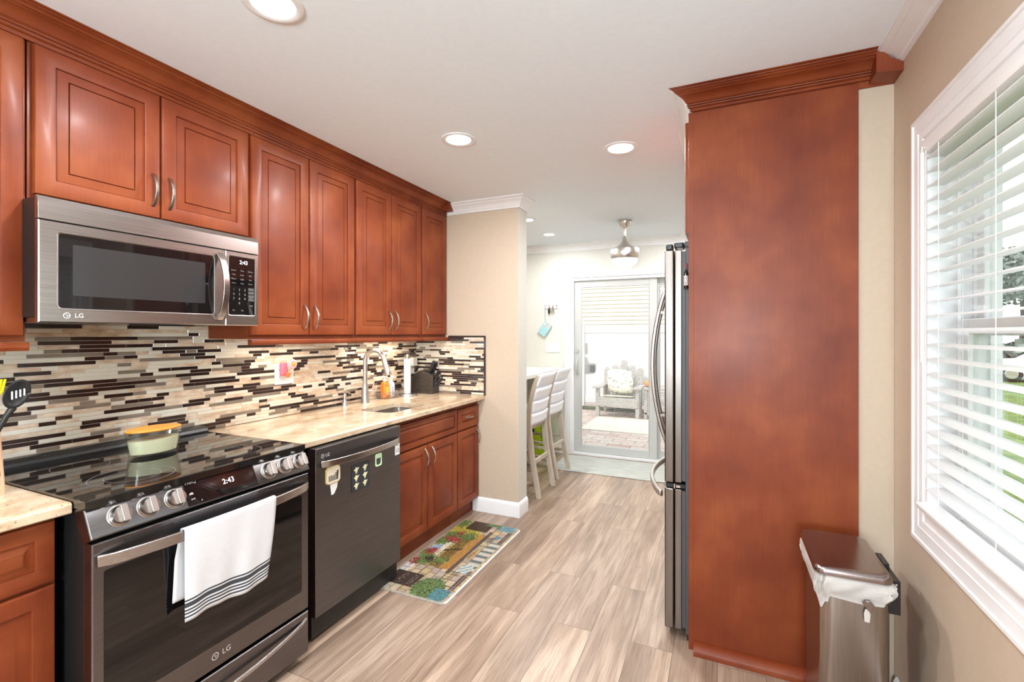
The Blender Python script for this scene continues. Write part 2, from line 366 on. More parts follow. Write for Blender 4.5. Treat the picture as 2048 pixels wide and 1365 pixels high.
obj('baseboard_pillar', sweep_path(BP, [(-1.80, 3.29), (-1.412, 3.29), (-1.412, 3.452)], 0), M['trim'], smooth=30, **ST)
obj('baseboard_back', sweep_path(BP, [(-3.2, BACK), (-1.70, BACK)], 0), M['trim'], smooth=30, **ST)
obj('baseboard_right', sweep_path(BP, [(XR, 2.2), (XR, NEAR)], 0), M['trim'], smooth=30, **ST)

# kitchen window: casing, jamb, two sashes, panes ----------------------------
def frame_rect(y0, y1, z0, z1, prof, xf):
    """picture-frame moulding; prof = (inset from outer edge, height out of the wall)"""
    L = []
    for a, h in prof: L.append([(xf - h, y, z) for y, z in ((y0 + a, z0 + a), (y1 - a, z0 + a), (y1 - a, z1 - a), (y0 + a, z1 - a))])
    return MB().loops(L, 0, False, False)
WP = [(0, -0.004), (0, 0.012), (0.006, 0.018), (0.016, 0.018), (0.019, 0.0135), (0.050, 0.012), (0.054, 0.015), (0.058, 0.012), (0.078, 0.010), (0.082, 0.006), (0.082, -0.01)]
win = obj('window_1', frame_rect(WY0 - 0.08, WY1 + 0.08, WZ0 - 0.085, WZ1 + 0.085, WP, XR), M['trim'], smooth=25, **ST)
m = MB()
for (a, b, c, d) in ((WY0 - .005, WY0 + 0.022, WZ0, WZ1), (WY1 - 0.022, WY1 + .005, WZ0, WZ1), (WY0 + 0.022, WY1 - 0.022, WZ0 - .005, WZ0 + 0.022), (WY0 + 0.022, WY1 - 0.022, WZ1 - 0.022, WZ1 + .005)):
    m.box(XR - 0.005, XR + 0.175, a, b, c, d)
for x in (0.668, 0.706, 0.745):             # the tracks of the jamb
    for y in (WY1 - 0.034, WY0 + 0.022): m.box(x, x + 0.008, y, y + 0.012, WZ0 + 0.022, WZ1 - 0.022)
obj('jamb', m, M['trim'], win, smooth=0)
def sash(x, z0, z1, nm):
    m = MB(); y0, y1 = WY0 + 0.03, WY1 - 0.03; s = 0.045
    m.box(x, x + 0.03, y0, y0 + s, z0, z1); m.box(x, x + 0.03, y1 - s, y1, z0, z1)
    m.box(x, x + 0.03, y0 + s, y1 - s, z0, z0 + 0.05); m.box(x, x + 0.03, y0 + s, y1 - s, z1 - 0.045, z1)
    s_ = obj(nm, m, M['trim'], win, smooth=0, bev=0.004)
    obj('pane', MB().box(x + 0.013, x + 0.017, y0 + s, y1 - s, z0 + 0.05, z1 - 0.045), M['pane'], s_, smooth=0)
    return s_
sash(0.714, 1.395, 2.0, 'upper_sash'); lo = sash(0.676, 0.824, 1.445, 'lower_sash')
obj('sash_lock', MB().box(0.672, 0.70, 1.30, 1.36, 1.445, 1.458), M['white'], lo, bev=0.003)

# window blind -------------------------------------------------------------
bl = thing('window_blind', (XR, 1.34, 2.0), 'white horizontal slat blind lowered over the window on the right wall', 'blind')
SY0, SY1 = 0.76, 1.900
zs = [1.958 - 0.0455 * k for k in range(24)]
m = MB()
for z in zs:
    def sl(u, v, z=z): return (0.592 + 0.050 * u, SY0 + (SY1 - SY0) * v, z + 0.0035 * math.sin(PI * u) + 0.004 * (u - 0.5))
    a = [[sl(u / 4, v) for u in range(5)] + [(p[0], p[1], p[2] - 0.003) for p in [sl(u / 4, v) for u in range(4, -1, -1)]] for v in (0, 1)]
    m.loops(a)
obj('slats', m, M['slat'], bl, smooth=50)
obj('headrail', MB().prism(rrect(0.586, 0.648, 1.972, 2.018, 0.004, 2), SY0 - 0.01, SY1 + 0.012, 'y'), M['white'], bl)
def tilted(x, y, z): return (0.574 + (x - 0.574) * 0.97 - (z - 0.85) * 0.2, y, z - (0.60 - x) * 0.15)
obj('bottom_rail', MB(tilted).prism(rrect(0.572, 0.626, 0.846, 0.862, 0.004, 2), SY0, SY1 + 0.012, 'y'), M['white'], bl)
for y in (1.795, 1.475, 1.155, 0.85):
    m = MB()
    for x in (0.590, 0.645): m.tube([(x, y, 1.975), (x, y, 0.856)], 0.0011, 5)
    m.tube([(0.590, y, 0.856), (0.574, y, 0.845), (0.585, y + 0.008, 0.838)], 0.0012, 5)
    obj('ladder_cord', m, M['white'], bl)
m = MB().tube([(0.580, 1.885, 1.972), (0.580, 1.885, 1.31)], 0.0055, 8); m.tube([(0.588, 1.885, 1.985), (0.578, 1.88, 1.99), (0.578, 1.885, 1.965)], 0.0018, 6)
obj('tilt_wand', m, M['white'], bl)
obj('lift_cord', MB().tube([(0.583, 1.868, 1.972), (0.583, 1.868, 0.95)], 0.0012, 5), M['white'], bl)

# sliding patio door ---------------------------------------------------------
m = MB()                                    # casing around the door and the outer frame
cw = 0.075
m.box(DX0 - cw, DX0 + 0.005, BACK - 0.018, BACK - 0.001, 0, DZ); m.box(DX1 - 0.005, DX1 + cw, BACK - 0.018, BACK - 0.001, 0, DZ); m.box(DX0 - cw - 0.001, DX1 + cw + 0.001, BACK - 0.019, BACK - 0.001, DZ + 0.0004, DZ + cw)
m.box(DX0, DX0 + 0.035, BACK - 0.01, BACK + 0.13, 0, DZ); m.box(DX1 - 0.035, DX1, BACK - 0.01, BACK + 0.13, 0, DZ); m.box(DX0 + 0.035, DX1 - 0.035, BACK - 0.009, BACK + 0.129, DZ - 0.035, DZ - 0.001); m.box(DX0 + 0.035, DX1 - 0.035, BACK - 0.009, BACK + 0.129, 0.001, 0.03)
door = obj('door_1', m, M['trim'], smooth=0, bev=0.003, **ST)
def panel(x0, x1, y, nm, st=0.082):
    m = MB(); z0, z1 = 0.032, DZ - 0.036
    m.box(x0, x0 + st, y, y + 0.04, z0, z1); m.box(x1 - st, x1, y, y + 0.04, z0, z1); m.box(x0 + st, x1 - st, y, y + 0.04, z0, z0 + 0.085); m.box(x0 + st, x1 - st, y, y + 0.04, z1 - 0.075, z1)
    for (a, b, c, d) in ((x0 + st, x0 + st + 0.008, z0 + 0.085, z1 - 0.075), (x1 - st - 0.008, x1 - st, z0 + 0.085, z1 - 0.075)): m.box(a, b, y - 0.004, y + 0.006, c, d)
    p = obj(nm, m, M['doorframe'], door, smooth=0, bev=0.003)
    obj('pane', MB().box(x0 + st, x1 - st, y + 0.012, y + 0.016, z0 + 0.085, z1 - 0.075), M['pane'], p, smooth=0)
    b = MB(); n = 84                         # open mini blind between the panes
    for k in range(n):
        z = 0.16 + (1.62 - 0.16) * k / (n - 1); b.box(x0 + st + 0.005, x1 - st - 0.005, y + 0.018, y + 0.027, z, z + 0.0005)
    for u in (0.13, 0.5, 0.87):
        x = x0 + st + (x1 - x0 - 2 * st) * u; b.box(x, x + 0.0015, y + 0.017, y + 0.019, 0.16, z1 - 0.08)
    obj('blind_slats', b, M['white'], p, smooth=0)
    return p
p1 = panel(DX0 + 0.035, -0.64, BACK + 0.02, 'sliding_panel'); panel(-0.70, DX1 - 0.035, BACK + 0.072, 'fixed_panel')
hx = DX0 + 0.035 + 0.036
m = MB().tube(arc(12, lambda t: (hx, BACK + 0.018 - 0.045 * math.sin(PI * t) ** 0.6, 1.02 - 0.16 * (t - 0.5) * 1.1)), 0.009, 8)
m.prism(rrect(hx - 0.018, hx + 0.018, 0.915, 1.125, 0.016), BACK + 0.012, BACK + 0.021, 'y')
obj('door_handle', m, M['doorframe'], p1)
m = MB().lathe([(0.016, 0), (0.016, -0.01), (0.012, -0.016)], (hx, BACK + 0.021, 1.20), 14, ax='y'); m.box(hx - 0.003, hx + 0.003, BACK - 0.012, BACK + 0.006, 1.185, 1.215)
obj('thumb_lock', m, M['nickel'], p1)
m = MB().prism([(-1.455, 0.93), (-1.40, 0.93), (-1.35, 0.94), (-1.33, 0.97), (-1.33, 1.05), (-1.35, 1.062), (-1.41, 1.055), (-1.43, 1.12), (-1.455, 1.13)], BACK + 0.062, BACK + 0.11, 'y')
for i in range(5):
    for j in range(4): x, z = -1.395 + 0.013 * i, 0.957 + 0.02 * j; m.box(x, x + 0.009, BACK + 0.058, BACK + 0.063, z, z + 0.014, 1)
m.box(-1.455, -1.425, BACK + 0.062, BACK + 0.09, 1.16, 1.29, 0)
obj('keypad_lock', m, [M['print'], M['charcoal']], p1)
# ---------------------------------------------------------------- cabinets
def face(xf, sgn=1): return lambda u, v, w_: (xf + sgn * w_, u, v)
def rect(u0, u1, v0, v1, i, d): return [(u0 + i, v0 + i, d), (u1 - i, v0 + i, d), (u1 - i, v1 - i, d), (u0 + i, v1 - i, d)]
def raised(T, u0, u1, v0, v1, fw=0.055, th=0.02, deep=0.009, slope=0.036, bold=False):
    """raised-panel door: rounded edge, flat frame, moulded groove, sloped field"""
    P = [(0, -th), (0, -0.006), (0.0022, -0.0015), (0.006, 0.0), (fw - 0.004, 0.0), (fw - 0.001, -0.0015), (fw, -deep), (fw + 0.0028, -deep), (fw + 0.0036, -deep + 0.0015), (fw + slope - 0.004, -0.0012), (fw + slope - 0.003, -0.0075), (fw + slope - 0.001, -0.0075), (fw + slope, -0.001), (fw + slope + 0.004, 0.0)]
    if bold: P = P[:4] + [(fw - 0.004, 0.0), (fw - 0.001, -0.0015), (fw, -0.010), (fw + 0.005, -0.010), (fw + slope - 0.006, -0.001), (fw + slope - 0.003, 0.0008), (fw + slope, 0.0012)]
    return MB(T).loops([rect(u0, u1, v0, v1, i, d) for i, d in P])
def handle(T, u, v, L=0.128, out=0.030, vert=True, wd=0.011):
    """arched strap pull, its ends standing on the door"""
    pts = arc(14, lambda t: ((u, v + (t - 0.5) * L, 0.0005 + out * math.sin(PI * t) ** 0.75) if vert else (u + (t - 0.5) * L, v, 0.0005 + out * math.sin(PI * t) ** 0.75)))
    tw = [Vector(T(*p)) for p in pts]
    a = Vector(T(0, 0, 0)); wv = (Vector(T(1, 0, 0)) - a) if vert else (Vector(T(0, 1, 0)) - a)
    return MB().strap(tw, wv, wd, 0.0045)
def door_part(cab, T, u0, u1, v0, v1, name='door', mat='cherry', h=None, vert=True, hl=0.128, **k):
    d = obj(name, raised(T, u0, u1, v0, v1, **k), M[mat], cab, smooth=28)
    if h: obj('handle', handle(T, h[0], h[1], hl, vert=vert), M['pewter'], d, smooth=50, bev=0.001)
    return d
UXF = -2.04; TU = face(UXF)
def upper(y0, y1, z0, z1, label, doors, rail=True):
    c = thing('wall_cabinet', (XL, (y0 + y1) / 2, z0), label, 'cabinet', 'cherry cabinets in a row on the left wall')
    m = MB().box(XL + 0.002, UXF - 0.0205, y0, y1, z0, z1)
    obj('body', m, M['cherry'], c, smooth=0, bev=0.0015)
    for (a, b, h) in doors: door_part(c, TU, a, b, z0 + 0.018 if rail else z0 + 0.02, 2.348, h=h)
    if rail:
        pr = [(UXF - 0.02, z0 - 0.002), (UXF + 0.004, z0 - 0.002), (UXF + 0.010, z0 - 0.010), (UXF + 0.010, z0 - 0.020), (UXF + 0.004, z0 - 0.030), (UXF - 0.02, z0 - 0.030)]
        obj('light_rail', MB().prism(pr, y0, y1, 'y'), M['cherry_h'], c, smooth=30)
    return c
upper(0.30, 0.748, 1.375, 2.357, 'cherry wall cabinet cut by the left edge of the photo, left of the microwave', [(0.305, 0.739, None)])
upper(0.752, 1.528, 1.838, 2.357, 'short cherry two-door wall cabinet directly above the microwave', [(0.764, 1.139, (1.112, 1.965)), (1.145, 1.521, (1.172, 1.965))], rail=False)
upper(1.531, 2.231, 1.375, 2.357, 'tall cherry two-door wall cabinet beside the microwave, over the pink flower night light', [(1.538, 1.878, (1.846, 1.49)), (1.884, 2.225, (1.915, 1.49))])
upper(2.234, 2.930, 1.375, 2.357, 'tall cherry two-door wall cabinet above the kitchen faucet', [(2.241, 2.577, (2.546, 1.49)), (2.583, 2.922, (2.614, 1.49))])
upper(2.933, 3.288, 1.375, 2.357, 'narrow cherry one-door wall cabinet against the beige pillar', [(2.941, 3.272, (2.972, 1.49))])
# wood crown along the tops
WC = [(0, -0.093), (0.010, -0.093), (0.010, -0.079), (0.016, -0.079), (0.0205, -0.076), (0.0215, -0.072), (0.0165, -0.069), (0.0165, -0.067), (0.0235, -0.065), (0.0245, -0.061), (0.020, -0.058), (0.020, -0.056), (0.027, -0.052), (0.031, -0.044), (0.038, -0.034), (0.049, -0.026), (0.061, -0.0225), (0.061, -0.018), (0.068, -0.0175), (0.073, -0.013), (0.073, -0.009), (0.081, -0.0085), (0.082, -0.005), (0.094, -0.004), (0.094, 0), (0, 0)]
cr = thing('crown_moulding', (-2.04, 1.6, CEIL - 0.09), 'long cherry crown moulding above the wall cabinets on the left', 'moulding')
L = [[(-2.058 + a, -0.4, CEIL - 0.0005 + b) for a, b in WC], [(-2.058 + a, 3.289 - 0.072 - (0.072 / 0.082) * b * 0.95 * 0 + min(0, 0) + (-b) * 0.8, CEIL - 0.0005 + b) for a, b in WC]]
obj('moulding', MB().loops(L), M['cherry_h'], cr, smooth=30)
obj('end_block', MB().prism([(3.216, CEIL - 0.001), (3.196, CEIL - 0.001), (3.196, CEIL - 0.062), (3.262, CEIL - 0.062), (3.250, CEIL - 0.045)], -2.05, -1.972, 'x'), M['cherry'], cr, smooth=0)

# base cabinets
BXF = -1.745; TB = face(BXF)
def base(y0, y1, label, fronts, group='cherry base cabinets under the counter'):
    c = thing('base_cabinet', (-2.05, (y0 + y1) / 2, 0), label, 'cabinet', group)
    m = MB(); fx_ = BXF - 0.0205; m.box(XL + 0.002, fx_ - 0.02, y0, y0 + 0.016, 0.105, 0.882); m.box(XL + 0.002, fx_ - 0.02, y1 - 0.016, y1, 0.105, 0.882); m.box(XL + 0.002, fx_ - 0.02, y0, y1, 0.105, 0.121)
    m.box(fx_ - 0.02, fx_, y0, y1, 0.105, 0.882)
    obj('body', m, M['cherry'], c, smooth=0)
    obj('toe_kick', MB().box(XL + 0.002, -1.812, y0, y1, 0.0, 0.104), M['cherry_h'], c, smooth=0)
    for (nm, a, b, z0, z1, h, vert, k) in fronts: door_part(c, TB, a, b, z0, z1, nm, 'cherry' if nm == 'door' else 'cherry_h', h, vert, bold=True, **k)
    return c
KD = dict(fw=0.052); KR = dict(fw=0.034, slope=0.020); KN = dict(fw=0.05, slope=0.022, hl=0.10)
base(0.22, 0.704, 'cherry base cabinet cut by the left edge, left of the range', [('drawer', 0.226, 0.744 - 0.045, 0.692, 0.865, None, 0, dict(fw=0.045, slope=0.028)), ('door', 0.226, 0.699, 0.126, 0.682, None, 1, KD)])
base(2.18, 2.951, 'cherry sink base cabinet with two doors beneath the sink', [('drawer_front', 2.195, 2.944, 0.690, 0.852, None, 0, KR), ('door', 2.195, 2.568, 0.122, 0.678, (2.535, 0.595), 1, KD), ('door', 2.580, 2.944, 0.122, 0.678, (2.613, 0.595), 1, KD)])
base(2.954, 3.286, 'narrow cherry base cabinet with one drawer at the pillar end of the counter', [('drawer', 2.962, 3.268, 0.690, 0.846, (3.115, 0.775), 0, KN), ('door', 2.962, 3.268, 0.122, 0.678, (3.235, 0.595), 1, dict(fw=0.05))])
pn = tag(obj('cabinet_filler', MB().box(XL + 0.01, -1.735, 1.490, 1.535, 0.0, 0.882), M['cherry'], smooth=0, bev=0.002), 'cherry filler panel in the gap between range and dishwasher', 'filler')

# counters
def counter(y0, y1, name, label, hole=None):
    xf = -1.700; z0, z1 = 0.884, 0.916
    fr = [(xf - 0.03, z0), (xf - 0.004, z0), (xf, z0 + 0.004), (xf, z1 - 0.007), (xf - 0.003, z1 - 0.002), (xf - 0.008, z1), (xf - 0.03, z1)]
    m = MB().prism(fr, y0, y1, 'y'); xb = XL + 0.001
    if hole:
        hx0, hx1, hy0, hy1 = hole; n = len(rrect(0, 1, 0, 1, 0.1))
        inn = rrect(hx0, hx1, hy0, hy1, 0.055, 6); cx, cy_ = (hx0 + hx1) / 2, (hy0 + hy1) / 2
        def outp(p):                        # push the inner ring point out to the outer rectangle
            dx, dy = p[0] - cx, p[1] - cy_; k = min(((xf - 0.03 - cx) if dx > 0 else (xb - cx)) / dx if abs(dx) > 1e-6 else 9e9, ((hy1 + 0.1 - cy_) if dy > 0 else (hy0 - 0.1 - cy_)) / dy if abs(dy) > 1e-6 else 9e9)
            return (cx + dx * k, cy_ + dy * k)
        ou = [outp(p) for p in inn]
        # corners of the outer rectangle are added so that the plate stays rectangular
        for i, q in enumerate(ou):
            for X in (xb, xf - 0.03):
                for Y in (hy0 - 0.1, hy1 + 0.1):
                    if abs(q[0] - X) + abs(q[1] - Y) < 0.03: ou[i] = (X, Y)
        best = {}
        for X in (xb, xf - 0.03):
            for Y in (hy0 - 0.1, hy1 + 0.1):
                i = min(range(len(ou)), key=lambda k: abs(ou[k][0] - X) + abs(ou[k][1] - Y)); ou[i] = (X, Y)
        m.loops([[(p[0], p[1], z0) for p in inn], [(p[0], p[1], z1) for p in inn], [(q[0], q[1], z1) for q in ou], [(q[0], q[1], z0) for q in ou], [(p[0], p[1], z0) for p in inn]], 0, False, False)
        m.box(xb, xf - 0.03, y0, hy0 - 0.1, z0, z1); m.box(xb, xf - 0.03, hy1 + 0.1, y1, z0, z1)
    else: m.box(xb, xf - 0.03, y0, y1, z0, z1)
    return tag(obj(name, m, M['granite'], smooth=30), label, 'counter')
SH = (-2.10, -1.835, 2.31, 2.70)
counter(1.4865, 3.2885, 'countertop', 'speckled tan granite countertop with the sink cut into it', SH)
counter(0.20, 0.7165, 'countertop', 'speckled tan granite countertop piece left of the range, cut by the photo edge')
sk = thing('sink', (-1.97, 2.505, 0.70), 'stainless undermount sink set in the granite countertop', 'sink')
o_ = [rrect(SH[0] - 0.012, SH[1] + 0.012, SH[2] - 0.012, SH[3] + 0.012, 0.06, 6), rrect(SH[0] + 0.002, SH[1] - 0.002, SH[2] + 0.002, SH[3] - 0.002, 0.055, 6), rrect(SH[0] + 0.008, SH[1] - 0.008, SH[2] + 0.008, SH[3] - 0.008, 0.055, 6), rrect(SH[0] + 0.03, SH[1] - 0.03, SH[2] + 0.03, SH[3] - 0.03, 0.045, 6)]
obj('basin', MB().loops([[(p[0], p[1], z) for p in q] for q, z in zip(o_, (0.882, 0.882, 0.72, 0.70))], 0, False, True), M['sinkst'], sk, smooth=50)
obj('drain', MB().lathe([(0.042, 0.0), (0.042, 0.003), (0.03, 0.002), (0.0, 0.001)], (-1.97, 2.5, 0.7005), 20), M['nickel'], sk)

# mosaic backsplash: rows of thin strips in four materials on grout
def mosaic(T, u0, u1, v0, v1, seed):
    r = random.Random(seed); m = MB(T); m.box(u0, u1, v0, v1, 0, 0.005, 4)
    ph = 0.0162; g = 0.0017; k = 0; v = v0 + 0.001
    while v + ph - g <= v1 + 1e-6:
        u = u0 - r.random() * 0.1; last = -1
        while u < u1:
            L = r.choice((0.052, 0.052, 0.068, 0.105, 0.105, 0.125, 0.16, 0.235, 0.235)); mt = r.choices((0, 1, 2, 3), (30, 18, 27, 27))[0]
            if mt == last: mt = r.choice((0, 2, 3))
            last = mt; a, b = max(u, u0), min(u + L - g, u1)
            if b - a > 0.004:
                z1 = v + ph - g; h = 0.0078 if mt != 3 else 0.007; c = 0.0009
                m.loops([[(a, v, .005), (b, v, .005), (b, z1, .005), (a, z1, .005)], [(a, v, h - c), (b, v, h - c), (b, z1, h - c), (a, z1, h - c)], [(a + c, v + c, h), (b - c, v + c, h), (b - c, z1 - c, h), (a + c, z1 - c, h)]], mt, False, True)
            u += L
        v += ph
    return m
TM = [M['t_dark'], M['t_taupe'], M['t_cream'], M['t_marble'], M['grout']]
obj('trim_backsplash_left', mosaic(face(XL), 0.02, 3.2895, 0.918, 1.465, 3), TM, smooth=0, **ST)
obj('trim_backsplash_pillar', mosaic(lambda u, v, w_: (u, 3.29 - w_, v), XL + 0.008, -1.705, 0.918, 1.372, 11), TM, smooth=0, **ST)
m = MB().box(-1.705, -1.692, 3.279, 3.2899, 0.916, 1.384); m.box(-2.03, -1.705, 3.279, 3.2899, 1.372, 1.384)
obj('trim_tile_edge', m, M['t_dark'], smooth=0, **ST)
# ---------------------------------------------------------------- round emblem: disc, face strokes
def emblem(m, o, ux, uy, r, mi=0):
    """ring with an L-like nose and a G-like smile, plus the two letters beside it"""
    o = Vector(o); ux = Vector(ux); uy = Vector(uy); n = 28
    def pt(a, rr): return o + ux * rr * math.cos(a) + uy * rr * math.sin(a)
    a0, a1 = math.radians(12), math.radians(350)
    for (r0, r1, s, e) in ((0.80 * r, r, 0.05, 2 * PI - 0.35), ):
        I = [(m.v(pt(s + (e - s) * k / n, r0)), m.v(pt(s + (e - s) * k / n, r1))) for k in range(n + 1)]
        for p, q in zip(I, I[1:]): m.f((p[0], q[0], q[1], p[1]), mi)
    def bar(x0, x1, y0, y1): m.f([m.v(o + ux * r * x + uy * r * y) for x, y in ((x0, y0), (x1, y0), (x1, y1), (x0, y1))], mi)
    bar(-0.06, 0.10, -0.45, 0.45); bar(-0.06, 0.36, -0.45, -0.30); bar(0.34, 0.98, -0.10, 0.06)
    I = [m.v(pt(2 * PI * k / 10, 0.11 * r) + ux * (-0.38 * r) + uy * 0.34 * r) for k in range(10)]; m.f(I, mi)
UY = Vector((0, 1, 0)); UZ = Vector((0, 0, 1))

# ---------------------------------------------------------------- over-the-range microwave
mw = thing('microwave', (-2.14, 1.11, 1.435), 'stainless over-the-range microwave with a black window, mounted above the range', 'microwave')
Y0, Y1, XF = 0.731, 1.488, -1.93
obj('body', MB().box(XL + 0.009, XF - 0.022, Y0 + 0.003, Y1 - 0.002, 1.452, 1.832), M['black'], mw, bev=0.003)
m = MB().box(XL + 0.03, XF - 0.03, Y0 + 0.01, Y1 - 0.01, 1.436, 1.4515)
for k in range(2):
    for j in range(6): m.box(-2.20, -2.02, 0.78 + 0.43 * k + j * 0.03, 0.796 + 0.43 * k + j * 0.03, 1.434, 1.4365, 1)
m.box(-2.02, -1.99, 1.02, 1.24, 1.430, 1.437, 2)
obj('bottom_grille', m, [M['handst'], M['charcoal'], M['black']], mw, smooth=0)
top = [(XF - 0.024, 1.834), (XF - 0.014, 1.834), (XF - 0.002, 1.815), (XF - 0.001, 1.760), (XF - 0.024, 1.760)]
obj('vent_strip', MB().prism(top, Y0, Y1, 'y'), M['steel'], mw, smooth=30, bev=0.001)
T = face(XF); YD = 1.331
dr = obj('door', MB(T).loops([rect(Y0, YD - 0.001, 1.436, 1.757, i, d) for i, d in ((0, -0.022), (0, -0.003), (0.003, 0))]), M['steel'], mw, smooth=30)
m = MB(T).loops([[(a, b, d) for a, b in rrect(0.779 - e, 1.281 + e, 1.482 - e, 1.722 + e, 0.012)] for e, d in ((0.004, 0.0003), (0.003, 0.0022), (0.0, 0.0008))], 1); m.loops([[(a, b, d) for a, b in rrect(0.779, 1.281, 1.482, 1.722, 0.012)] for d in (0.0004, 0.0010)], 0)
obj('window', m, [M['blackg'], M['handst']], dr, smooth=30)
obj('inner_screen', MB(T).prism(rrect(0.815, 1.245, 1.524, 1.690, 0.004, 2), 0.0011, 0.0013), plain('dark_mesh_screen', (0.030, 0.029, 0.029), 0.12), dr, smooth=0)
pts = arc(16, lambda t: (XF + 0.004 + 0.045 * math.sin(PI * t) ** 0.7, 1.303, 1.46 + 0.278 * t))
obj('handle', MB().strap(pts, (0, 1, 0), 0.026, 0.008), M['handst'], dr, smooth=50, bev=0.002)
m = MB(); emblem(m, (XF + 0.0012, 0.800, 1.459), UY, UZ, 0.0095); m.text('LG', 0.020, (XF + 0.0012, 0.832, 1.459), UY, UZ)
obj('emblem', m, M['white'], dr, smooth=0)
cp = obj('control_panel', MB(T).loops([rect(YD + 0.001, Y1, 1.436, 1.757, i, d) for i, d in ((0, -0.022), (0, -0.003), (0.003, 0))]), M['steel'], mw, smooth=30)
m = MB(T).loops([[(a, b, d) for a, b in rrect(1.346 - e, 1.468 + e, 1.482 - e, 1.735 + e, 0.008)] for e, d in ((0.004, 0.0003), (0.003, 0.0022), (0.0, 0.0008))], 1); m.loops([[(a, b, d) for a, b in rrect(1.346, 1.468, 1.482, 1.735, 0.008)] for d in (0.0004, 0.0010)], 0)
kp = obj('keypad', m, [M['blackg'], M['handst']], cp, smooth=30)
obj('clock_digits', MB().text('2:43', 0.023, (XF + 0.0016, 1.414, 1.713), UY, UZ), M['lit'], cp, smooth=0)
m = MB()
for r, row in enumerate((('Sensor', 'Time', 'Reheat'), ('Melt', 'Auto', 'Soft'), ('Power', 'Light', 'Fan'), ('Timer', 'Vent', 'Clock'))):
    for c_, s in enumerate(row): m.text(s, 0.0085, (XF + 0.0015, 1.368 + 0.039 * c_, 1.676 - 0.0185 * r), UY, UZ)
for r, row in enumerate(('123', '456', '789', ' 0 ')):
    for c_, s in enumerate(row):
        if s != ' ': m.text(s, 0.014, (XF + 0.0015, 1.368 + 0.026 * c_, 1.592 - 0.0195 * r), UY, UZ)
m.text('Start', 0.009, (XF + 0.0015, 1.450, 1.560), UY, UZ); m.text('Stop', 0.009, (XF + 0.0015, 1.450, 1.525), UY, UZ)
m.text('On', 0.009, (XF + 0.0015, 1.368, 1.502), UY, UZ); m.text('Set', 0.009, (XF + 0.0015, 1.408, 1.502), UY, UZ)
obj('key_legends', m, M['dimprint'], cp, smooth=0)
m = MB(T)
for k in range(4): m.box(1.436, 1.464, 1.545 + 0.0155 * k, 1.557 + 0.0155 * k, 0.0011, 0.0014)
obj('key_pads', m, M['charcoal'], cp, smooth=0)

# ---------------------------------------------------------------- slide-in range
rg = thing('range', (-1.95, 1.10, 0), 'black stainless slide-in electric range with a smooth cooktop and six knobs', 'range')
RY0, RY1, RX = 0.722, 1.482, -1.612
obj('body', MB().box(XL + 0.02, RX - 0.045, RY0 + 0.004, RY1 - 0.004, 0.02, 0.905), M['black'], rg, bev=0.002)
ct = obj('cooktop', MB().prism([(XL + 0.075, 0.900), (-1.636, 0.900), (-1.636, 0.923), (-1.638, 0.925), (XL + 0.075, 0.925)], RY0 - 0.003, RY1 + 0.002, 'y'), M['cook'], rg, smooth=30)
for (x, y, r) in ((-1.80, 0.92, 0.115), (-1.80, 1.28, 0.095), (-2.10, 0.91, 0.08), (-2.10, 1.29, 0.08), (-1.80, 0.92, 0.075), (-1.80, 1.28, 0.06)):
    m = MB()
    for k in range(40):
        a, b = 2 * PI * k / 40, 2 * PI * (k + 1) / 40
        m.f([m.v(x + q * math.cos(t), y + q * math.sin(t), 0.9254) for q, t in ((r, a), (r + 0.0015, a), (r + 0.0015, b), (r, b))])
    obj('burner_ring', m, M['dimprint'], ct, smooth=0)
m = MB().prism([(XL + 0.009, 0.902), (XL + 0.085, 0.902), (XL + 0.085, 0.932), (XL + 0.078, 0.944), (XL + 0.06, 0.950), (XL + 0.009, 0.950)], RY0, RY1, 'y'); m.box(XL + 0.03, XL + 0.055, RY0 + 0.06, RY1 - 0.06, 0.9485, 0.953)
obj('rear_vent_trim', m, M['black'], rg, smooth=30, bev=0.002)
# sloping control panel
PA = Vector((-1.652, 0, 0.912)); PB = Vector((-1.607, 0, 0.822)); up_ = (PA - PB).normalized(); nn = Vector((up_.z, 0, -up_.x)); HP = (PA - PB).length
def TP(u, v, w_): return PB + Vector((0, u, 0)) + up_ * v + nn * w_
pan = obj('control_panel', MB(TP).loops([rect(RY0 - 0.002, RY1 + 0.002, 0, HP, i, d) for i, d in ((0, -0.05), (0, -0.004), (0.002, -0.001), (0.004, 0))]), M['blackst'], rg, smooth=30)
ds = obj('display', MB(TP).loops([[(a, b, d) for a, b in rrect(0.985 - e, 1.240 + e, 0.006 - e, 0.098 + e, 0.003, 2)] for e, d in ((0.001, 0.0002), (0.001, 0.0011), (0, 0.0013))]), [M['blackg']], pan, smooth=20)
obj('clock_digits', MB().text('2:43', 0.026, TP(1.135, 0.052, 0.0016), UY, up_), M['lit'], pan, smooth=0)
m = MB().text('ThinQ', 0.015, TP(1.008, 0.082, 0.0016), UY, up_); m.lathe([(0.007, 0), (0.007, 0.0004)], TP(1.002, 0.042, 0.0014), 12, ax='x'); m.text('wi-fi', 0.008, TP(1.004, 0.026, 0.0016), UY, up_); m.text('*', 0.012, TP(1.03, 0.012, 0.0016), UY, up_)
obj('display_print', m, M['print'], pan, smooth=0)
m = MB(TP)
for u in (0.755, 0.835, 0.912, 1.275, 1.336, 1.408):
    for j in range(2):
        for i in range(2): m.box(u + 0.018 + 0.008 * i, u + 0.0235 + 0.008 * i, 0.083 + 0.006 * j, 0.0865 + 0.006 * j, 0.0003, 0.0006)
    m.box(u + 0.036, u + 0.039, 0.0875, 0.090, 0.0003, 0.0006); m.box(u + 0.002, u + 0.012, 0.079, 0.0805, 0.0003, 0.0006)
obj('panel_print', m, M['print'], pan, smooth=0)
